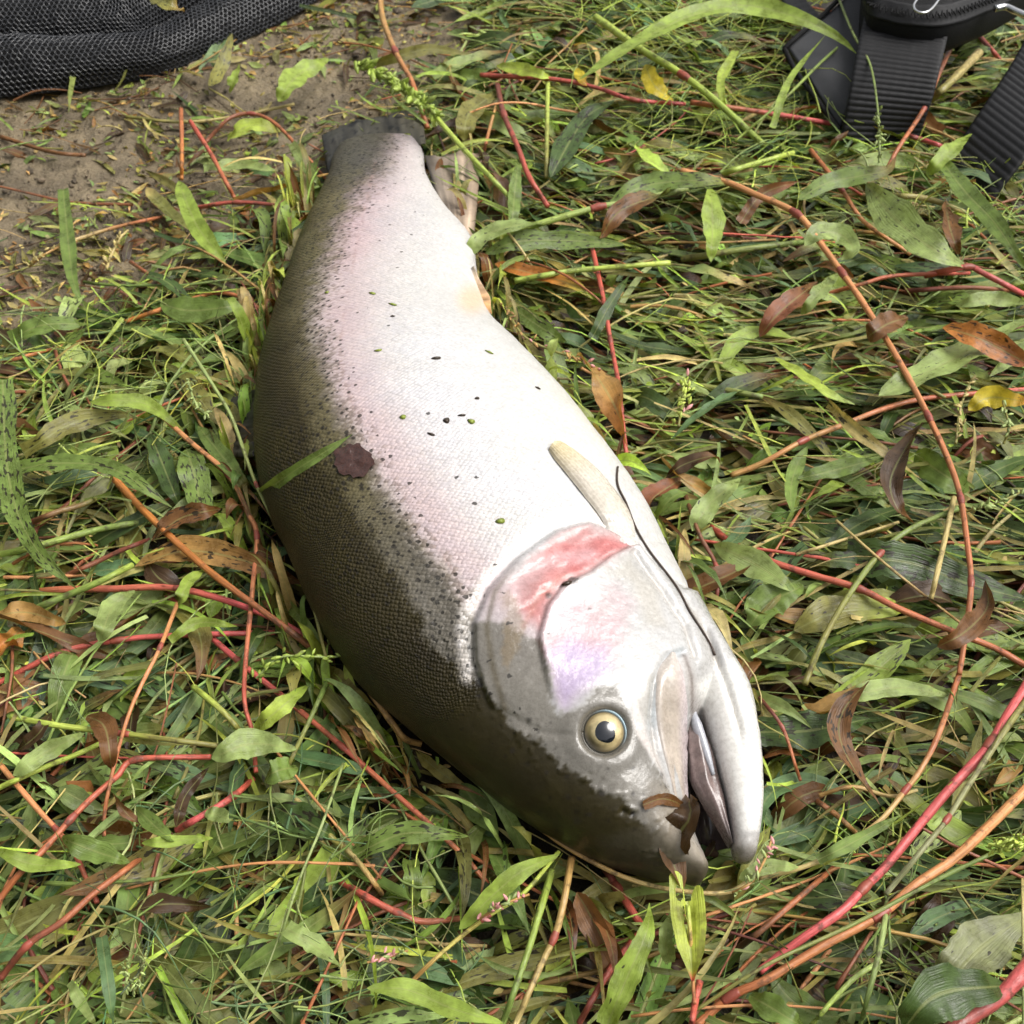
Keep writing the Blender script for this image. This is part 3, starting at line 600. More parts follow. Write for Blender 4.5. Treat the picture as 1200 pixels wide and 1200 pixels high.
for key, val in (('col', col), ('fuv', fuv), ('msk', msk)):
    if key == 'col':
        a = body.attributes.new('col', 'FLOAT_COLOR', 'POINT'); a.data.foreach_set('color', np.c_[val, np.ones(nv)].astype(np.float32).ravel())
    else:
        a = body.attributes.new(key, 'FLOAT_VECTOR', 'POINT'); a.data.foreach_set('vector', val.astype(np.float32).ravel())
body.polygons.foreach_set('use_smooth', np.ones(len(body.polygons), bool)); body.update(); body.materials.clear()
tc = fC[130].copy(); tc[2] = 0
trout = empty('trout', Vector(tc), 'large dead trout with pink flank, dark spotted back and white belly lying on its side', 'fish')
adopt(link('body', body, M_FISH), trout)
bvh = BVHTree.FromPolygons([tuple(v) for v in V2], [tuple(p.vertices) for p in body.polygons])
def surf(px, py, off=0.):                                  # the trout's skin where the photograph shows (px, py)
    d = ray(px, py); h = bvh.ray_cast(Vector(EYE), Vector(d))
    if h[0] is None: return None, None
    return np.array(h[0]) + np.array(h[1]) * off, np.array(h[1])
def surf_line(pts, n, off, z=.04):
    out, last = [], None
    for p in spline(np.array(pts, float), n):
        a, nn = surf(p[0], p[1], off)
        if a is None: a = at(p[0], p[1], last[2] if last is not None else z)
        last = a; out.append(a)
    return np.array(out)
def relax(P, k=2):
    for _ in range(k): P[1:-1] = (P[:-2] + 2 * P[1:-1] + P[2:]) / 4
    return P
def fish_part(name, m, mat, parent=trout):
    o = link(name, m, mat)
    adopt(o, parent) if parent is trout else setattr(o, 'parent', parent)
    return o
# eye: ball, golden iris ring, pupil, all as caps about one centre
c0, n0 = surf(708, 858, 0); n0 = norm(n0 * .55 + norm(EYE - c0) * .45)
R = 29.5 * pxm(c0); cen = c0 + norm(EYE - c0) * .004 - n0 * R * .64
ax = norm(np.cross(n0, [0, 1, 0])); ay = np.cross(n0, ax)
def cap(r, a0, a1, k=40, m=10, sq=1., push=0.):
    al = np.linspace(a0, a1, m); ph = np.linspace(0, 2 * math.pi, k, endpoint=False)
    rr = np.sin(al)[:, None] * r; h = np.cos(al)[:, None] * r + push
    Vc = cen + n0 * (h + 0 * ph)[..., None] + ax * (rr * np.cos(ph) * sq)[..., None] + ay * (rr * np.sin(ph))[..., None]
    return Vc.reshape(-1, 3), gridfaces(m, k, True)
def tissue(name, c, rough=.25, var=.3, ns=500, coat=.5): return plain(name, c, rough, 0, ns, .25, .0004, coat, var)
eyeball = fish_part('eye', mesh('eye', *cap(R, .001, 2.2, 48, 24)), tissue('eye_rim', (.075, .075, .06), .2))
iv, if_ = cap(R * 1.012, .36, .86, 56, 16); ang = np.arctan2((iv - cen) @ ay, (iv - cen) @ ax); rad = np.linalg.norm(np.cross(iv - cen, n0), axis=1) / R
ic = np.tile([.62, .50, .25], (len(iv), 1)); nn_ = fbm(np.c_[np.cos(ang) * 3, np.sin(ang) * 3, rad * 5], 4, 61)
ic = ic * (1 + .55 * nn_)[:, None]; ic = over(ic, smooth(.62, .76, rad + .06 * nn_) * .75, [.20, .15, .07]); ic = over(ic, smooth(.45, .36, rad) * .6, [.75, .66, .38]); ic = over(ic, smooth(.1, .5, nn_) * .45, [.26, .17, .08])
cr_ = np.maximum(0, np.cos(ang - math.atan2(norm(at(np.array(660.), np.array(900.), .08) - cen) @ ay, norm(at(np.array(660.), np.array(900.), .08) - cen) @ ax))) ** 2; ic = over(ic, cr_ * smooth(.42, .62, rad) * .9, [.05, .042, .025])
m_iris, t_, p_ = material('iris_gold'); N(t_).put(p_.inputs['Base Color'], N(t_).attr('col').outputs['Color']); p_.inputs['Roughness'].default_value = .3; p_.inputs['Metallic'].default_value = .35; p_.inputs['Coat Weight'].default_value = 1; p_.inputs['Coat Roughness'].default_value = .05
o = link('iris', mesh('iris', iv, if_, {'col': ic}), m_iris); o.parent = eyeball
pv, pf = cap(R * 1.02, .001, .41, 48, 10, .94); pd_ = pv - cen; pa = np.arctan2(pd_ @ ay, pd_ @ ax); sn_ = norm(at(np.array(790.), np.array(960.), .08) - cen); pa0 = math.atan2(sn_ @ ay, sn_ @ ax)
fl_ = 1 + .20 * np.maximum(0, np.cos(pa - pa0)) ** 5 + .03 * np.sin(pa * 3); ax_c = (pd_ @ n0)[:, None] * n0; pv = cen + ax_c + (pd_ - ax_c) * fl_[:, None]; pv = cen + norm(pv - cen) * R * 1.02
o = link('pupil', mesh('pupil', pv, pf), tissue('pupil_black', (.010, .012, .016), .08, .2, 200, 1.)); o.parent = eyeball
rl = np.array([cen + n0 * R * math.cos(1.0) * 1.0 + (ax * math.cos(a) + ay * math.sin(a)) * R * math.sin(1.0) * 1.03 for a in np.linspace(0, 2 * math.pi, 60)])
rv, rf = tube(rl, np.full(60, R * .055) * (1 + .3 * np.sin(np.linspace(0, 2 * math.pi, 60) + 2)), 8); rc = np.tile([.30, .36, .38], (len(rv), 1))
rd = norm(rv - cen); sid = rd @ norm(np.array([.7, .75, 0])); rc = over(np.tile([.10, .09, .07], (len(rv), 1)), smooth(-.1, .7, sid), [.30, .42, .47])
m_lid, t_, p_ = material('eye_ring'); N(t_).put(p_.inputs['Base Color'], N(t_).attr('col').outputs['Color']); p_.inputs['Roughness'].default_value = .25
o = link('eyelid', mesh('eyelid', rv, rf, {'col': rc}), m_lid); o.parent = eyeball
# upper jaw bone (maxilla): a raised plate along the mouth
ml = spline(np.array([(786, 764), (770, 785), (765, 825), (771, 865), (782, 905), (793, 948)], float), 40); mr = spline(np.array([(792, 765), (802, 785), (808, 825), (807, 868), (806, 905), (808, 950)], float), 40)
rows = []
for i in range(40):
    u = i / 39.; row = []
    for j in range(13):
        x = ml[i] * (1 - j / 12) + mr[i] * (j / 12); a, nn = surf(x[0], x[1], 0)
        if a is None or (row and a[2] < row[-1][2] - .012): a = at(x[0], x[1], row[-1][2] - .001 if row else .07)
        row.append(a)
    rows.append(row)
G = np.array(rows); 
for _ in range(6):
    G[1:-1, 1:-1] = (G[:-2, 1:-1] + G[2:, 1:-1] + G[1:-1, :-2] + G[1:-1, 2:]) / 4
vv = np.linspace(0, 1, 13); uu = np.linspace(0, 1, 40)
lift = .0042 * (np.sin(np.pi * vv) ** .5)[None] * (np.sin(np.pi * np.clip(uu * .93 + .06, 0, 1)) ** .45)[:, None]
lift = lift - .0022 * np.exp(-((vv - .42) / .16) ** 2)[None] * smooth(.08, .3, uu)[:, None] - .0012
V_ = G + np.array([0, -.25, .97]) * lift[..., None]
mc = np.array([.42, .36, .30]) * np.ones((40, 13, 3)); nn_ = fbm(V_.reshape(-1, 3) * 160, 4, 71).reshape(40, 13)
mc = mc * (1 + .35 * nn_)[..., None]; e1 = smooth(.55, .95, vv)[None, :, None] * .85; mc = mc * (1 - e1) + np.array([.56, .48, .50]) * e1
e2 = (smooth(.2, .0, vv)[None] * .7)[..., None] * np.ones((40, 1, 1)); mc = mc * (1 - e2) + np.array([.56, .52, .50]) * e2
e3 = (smooth(.25, .0, uu)[:, None] * .7)[..., None]; mc = mc * (1 - e3) + np.array([.56, .52, .48]) * e3
def part_skin(name, V, nu, nvv, c, thick=None):
    F = gridfaces(nu, nvv); n_ = len(V.reshape(-1, 3))
    return mesh(name, V.reshape(-1, 3), F, {'col': c.reshape(-1, 3), 'fuv': np.zeros((n_, 3)), 'msk': np.tile([0, 0, .9], (n_, 1))})
fish_part('maxilla', part_skin('maxilla', V_, 40, 13, mc), M_FISH)
# mouth: lining between the jaws, tongue
M_MOUTH = tissue('mouth_lining', (.075, .055, .055), .2, .5, 300); M_TONGUE = tissue('tongue', (.105, .076, .072), .2, .7, 350)
a = spline(at(np.array([800, 806, 812, 826]), np.array([790, 870, 950, 1015]), np.array([.052, .042, .036, .032])), 24); b = spline(at(np.array([818, 838, 856, 868]), np.array([790, 870, 940, 985]), np.array([.052, .042, .036, .032])), 24)
g = np.stack([a * (1 - f) + b * f - np.array([0, 0, .012 * math.sin(math.pi * f)]) for f in np.linspace(0, 1, 9)], 1)
g[12:] -= np.array([0, 0, 1.]) * (np.linspace(0, 1, 12) ** 1.5 * .022)[:, None, None]
fish_part('mouth_lining', mesh('mouth_lining', g.reshape(-1, 3), gridfaces(24, 9)), M_MOUTH)
la = spline(at(np.array([806, 805, 806, 811, 824, 842, 856]), np.array([838, 860, 885, 912, 938, 966, 990]), np.array([.060, .059, .057, .054, .050, .046, .041])), 40); lb_ = spline(at(np.array([818, 828, 838, 845, 851, 855, 858]), np.array([838, 862, 886, 912, 938, 966, 990]), np.array([.057, .056, .054, .052, .050, .047, .043])), 40)
wv_ = np.linspace(0, 1, 17); G = la[:, None] * (1 - wv_[None, :, None]) + lb_[:, None] * wv_[None, :, None]
fo_ = .0045 * np.sin(np.pi * wv_)[None] + .0006 * np.sin(wv_ * 14 + np.linspace(0, 5, 40)[:, None]) + .0022 * fbm(G.reshape(-1, 3) * np.array([120, 60, 60]), 4, 5).reshape(40, 17)
G = G + np.array([0, -.15, .98]) * fo_[..., None]; G[:, 0, 2] -= .006; G[:, -1, 2] -= .004
tcx = np.array([.17, .125, .115]) * (1 + .55 * fbm(G.reshape(-1, 3) * 170, 4, 15).reshape(40, 17))[..., None]
k = (smooth(.55, .95, wv_)[None] * .75)[..., None] * np.ones((40, 1, 1)); tcx = tcx * (1 - k) + np.array([.05, .035, .032]) * k
k = (smooth(.75, 1, np.linspace(0, 1, 40))[:, None] * .5)[..., None]; tcx = tcx * (1 - k) + np.array([.25, .23, .24]) * k
fish_part('mouth_flesh', part_skin('mouth_flesh', G, 40, 17, tcx), M_FISH)
tp = at(np.array([810, 814, 821, 829, 836]), np.array([826, 842, 862, 886, 908]), np.array([.064, .063, .061, .059, .056])); tv, tf = tube(spline(tp, 24), np.interp(np.linspace(0, 1, 24), [0, .3, .7, 1], [.0012, .0030, .0024, .001]), 12)
fish_part('lip_fold', mesh('lip_fold', tv, tf), tissue('lip_fold', (.36, .37, .40), .2, .35))
# fins: corrugated rayed fans
def fin(name, A, Bl, c0_, c1_, rays=14, th=.0012, tipc=None, spots=False, rayh=.0009):
    nu, nvv = 30, rays * 4 + 1
    A = spline(A, nvv); Bl = spline(Bl, nvv); Bl = Bl + .08 * (A - Bl) * np.clip(fbm(np.c_[np.arange(nvv) * .22, np.full(nvv, rays)], 3, 6), -.3, 1)[:, None]; u = np.linspace(0, 1, nu)[:, None, None]
    G_ = A[None] * (1 - u) + Bl[None] * u
    nr = norm(np.cross(np.gradient(G_, axis=0), np.gradient(G_, axis=1))); nr *= np.sign(nr[..., 2:3] + 1e-6)
    rs = np.stack([np.broadcast_to(np.linspace(0, rays * 1.9, nvv)[None], (nu, nvv)), np.broadcast_to(u[..., 0] * 1.4, (nu, nvv))], -1); rn = fbm(rs, 2, rays) * 1.5
    cor = rn * rayh * 1.4 * (.4 + .6 * (1 - u[..., 0])) + .002 * fbm(G_.reshape(-1, 3) * 50, 2, 3).reshape(nu, nvv)
    top = G_ + nr * cor[..., None]; bot = top - nr * th
    V_ = np.concatenate([top.reshape(-1, 3), bot.reshape(-1, 3)]); F = np.vstack([gridfaces(nu, nvv), gridfaces(nu, nvv)[:, ::-1] + nu * nvv])
    ring = list(range(nvv)) + [i * nvv + nvv - 1 for i in range(1, nu)] + [(nu - 1) * nvv + j for j in range(nvv - 2, -1, -1)] + [i * nvv for i in range(nu - 2, 0, -1)]
    ring = np.array(ring); F = np.vstack([F, np.stack([ring, ring + nu * nvv, np.roll(ring, -1) + nu * nvv, np.roll(ring, -1)], 1)])
    w_ = np.linspace(0, 1, nvv)[None] + 0 * u[..., 0]; cc = np.array(c0_) * (1 - w_[..., None]) + np.array(c1_) * w_[..., None]
    cc = cc * (1 + .55 * rn[..., None]) * (1 + .35 * fbm(G_.reshape(-1, 3) * 90, 4, 8).reshape(nu, nvv)[..., None])
    if tipc is not None: cc = cc * (1 - smooth(.7, 1, u)) + np.array(tipc) * smooth(.7, 1, u)
    if spots:
        k = smooth(.28, .40, fbm(G_.reshape(-1, 3) * 260, 2, 9).reshape(nu, nvv))[..., None]; cc = cc * (1 - k) + np.array([.012, .012, .012]) * k
    cc = np.concatenate([cc.reshape(-1, 3)] * 2); n_ = len(V_)
    fish_part(name, mesh(name, V_, F, {'col': np.clip(cc, .008, .8), 'fuv': np.zeros((n_, 3)), 'msk': np.tile([0, 0, .12], (n_, 1))}), M_FISH)
# pectoral fin folded back along the belly (rows run across the fin, columns from its fore edge to its hind edge)
e1 = surf_line([(752, 645), (738, 605), (716, 571), (690, 543), (660, 521), (650, 520)], 30, .0030); e2 = surf_line([(716, 632), (700, 604), (680, 578), (660, 553), (648, 538), (642, 528)], 30, .0018)
nu = 30; vvv = np.linspace(0, 1, 25)
G = e1[:, None] * (1 - vvv[None, :, None]) + e2[:, None] * vvv[None, :, None]
hump = (.0022 * np.sin(np.pi * vvv)[None] * np.linspace(1, .7, 30)[:, None]) + .0005 * np.cos(vvv * 9 * 2 * math.pi)[None] * np.linspace(.3, 1, 30)[:, None] + .0008 * fbm(G.reshape(-1, 3) * 90, 3, 4).reshape(30, 25)
dwn = -.0030 * np.exp(-vvv * 10)[None] - .0014 * np.exp(-(1 - vvv) * 22)[None] - (.006 * smooth(.22, 0, np.linspace(0, 1, 30)))[:, None]
G = G + np.array([.05, -.1, .99]) * (hump + dwn)[..., None]
pc = np.array([.56, .51, .43]) * np.ones((30, 25, 3)); uu = np.linspace(0, 1, 30)[:, None, None]; vq = vvv[None, :, None]
k = smooth(.55, 1, uu) * .8; pc = pc * (1 - k) + np.array([.54, .44, .22]) * k
k = smooth(.55, 1, vq) * smooth(.1, .5, uu) * .65; pc = pc * (1 - k) + np.array([.26, .225, .17]) * k
k = smooth(.35, 0, uu) * .8; pc = pc * (1 - k) + np.array([.60, .585, .56]) * k
pc = pc * (1 + .12 * np.cos(vq * 9 * 2 * math.pi) * smooth(.2, .6, uu))
fish_part('pectoral_fin', part_skin('pectoral_fin', G, 30, 25, pc), M_FISH)
z = lambda L, zz: at(np.array(L, float)[:, 0], np.array(L, float)[:, 1], np.array(zz))
fin('anal_fin', z([(520, 255), (535, 268), (547, 284), (555, 291)], [.030, .033, .035, .033]), z([(498, 184), (522, 176), (546, 176), (564, 184)], [.030, .028, .024, .018]), (.17, .145, .12), (.42, .32, .23), 7, rayh=.0005)
fin('pelvic_fin', z([(546, 318), (545, 332), (544, 350), (552, 360)], [.044, .045, .047, .048]), z([(553, 312), (563, 328), (574, 348), (576, 368)], [.052, .052, .052, .050]), (.66, .55, .42), (.66, .36, .14), 7)
fin('caudal_fin', z([(384, 208), (410, 192), (440, 180), (470, 174), (499, 168)], [.028, .030, .032, .032, .028]), z([(377, 160), (400, 146), (430, 138), (462, 132), (494, 127)], [.022, .022, .022, .022, .020]), (.030, .029, .025), (.085, .078, .058), 12, spots=True, rayh=.0004)
fin('dorsal_fin', z([(306, 452), (301, 478), (298, 505), (298, 535)], [.046, .048, .050, .050]), z([(276, 462), (264, 482), (262, 506), (272, 536)], [.026, .024, .024, .026]), (.045, .042, .034), (.06, .058, .05), 12, spots=True)

# ---------------------------------------------------------------- plants that can be told apart: outlines as measured, built at their place
def pts(s): return np.array([[float(a) for a in q.split(',')] for q in s.split()])
def world_line(p, n, z, dip=(1, 1), onfish=False):
    c = spline(p, n)
    if onfish: return relax(surf_line(p, n, .0018), 6)
    t = np.linspace(0, 1, n); zz = z + .0035 * np.sin(t * 5 + rng.random() * 6)
    zz = zz - .010 * dip[0] * smooth(.22, 0, t) - .010 * dip[1] * smooth(.78, 1, t)
    return at(c[:, 0], c[:, 1], np.maximum(zz, .004))
def two(c): a = c.split('>'); return PAL[a[0]], PAL[a[-1]]
STEM_KIND = {'stem': ('weed_stem', 'stem', 'weed stems lying across the grass'), 'stalk': ('grass_stalk', 'stalk', 'grass stalks lying across the weeds'), 'straw': ('dry_straw', 'straw', 'dry straws lying on the weeds')}
def stem(kind, p, r, colr, z, nodes, label, onfish=False, dip=(1, 1)):
    name, cat, grp = STEM_KIND[kind]; p = pts(p); n = max(14, 9 * len(p)); P = world_line(p, n, z, dip, onfish)
    sc = pxm(P); R = r * .82 * sc * (1 + .10 * fbm(np.c_[np.arange(n) * .35, np.full(n, r)], 2, int(p[0, 0])))
    R *= np.interp(np.linspace(0, 1, n), [0, 1], [1.06, .9])
    V, F = tube(P, R, 10); a, b = two(colr); t = np.repeat(np.r_[0, np.linspace(0, 1, n), 1], 10)
    nz = fbm(V * 55, 3, int(p[0, 1]) % 50)
    f = np.clip(smooth(0, 1, t) + .45 * nz, 0, 1)[:, None]; C = (a * (1 - f) + b * f) * (1 + .22 * nz)[:, None]
    luv = np.c_[t * .2, np.tile(np.arange(10) * .6, n + 2), np.full(len(V), r)]
    o = link(name, mesh(name, V, F, {'col': np.clip(C, 0, 1) * ALB, 'luv': luv}), M_STEM, None, label, cat, grp)
    cl = spline(p, n)
    for k in nodes:
        i = int(np.argmin(np.hypot(*(cl - p[k]).T))); i = min(max(i, 2), n - 3)
        sl_ = P[i - 2:i + 3]; q = spline(sl_, 9); rr = R[i] * (1.0 + .30 * np.sin(np.linspace(0, np.pi, 9)) ** 1.5)
        q = P[i] + (q - P[i]) * min(1, 2.6 * R[i] / max(np.linalg.norm(sl_[-1] - sl_[0]) / 2, 1e-5))
        V, F = tube(q, rr, 10); C = np.tile(lin((158, 82, 68)), (len(V), 1)) * (1 + .3 * fbm(V * 200, 2, 3))[:, None]
        link('node', mesh('node', V, F, {'col': C * ALB, 'luv': np.zeros((len(V), 3))}), M_STEM, o)
    return o
def leaf(name, p, wpx, colr, spot, z, label, cat='leaf', grp=None, onfish=False, roll=None, prof=None, fold=None):
    p = pts(p); n = 22; P = world_line(p, n, z, (.7, 1), onfish); mid = P[n // 2]
    nr = norm(norm(EYE - mid) * .5 + np.array([0, 0, .5]) + rng.normal(0, .16, 3)); a, b = two(colr)
    if onfish: nr = norm(EYE - mid)
    V, F, A = blades(P[None], np.array([wpx / 2 * pxm(mid)]), nr[None], a[None], np.array([spot]), b[None] if '>' in colr else None, prof or 'leaf', .22 if fold is None else fold, np.array([rng.normal(0, .3) if roll is None else roll]))
    # fixed seed attributes already inside; curl of dry leaves
    return link(name, mesh(name, V, F, A), M_LEAF, None, label, cat, grp)

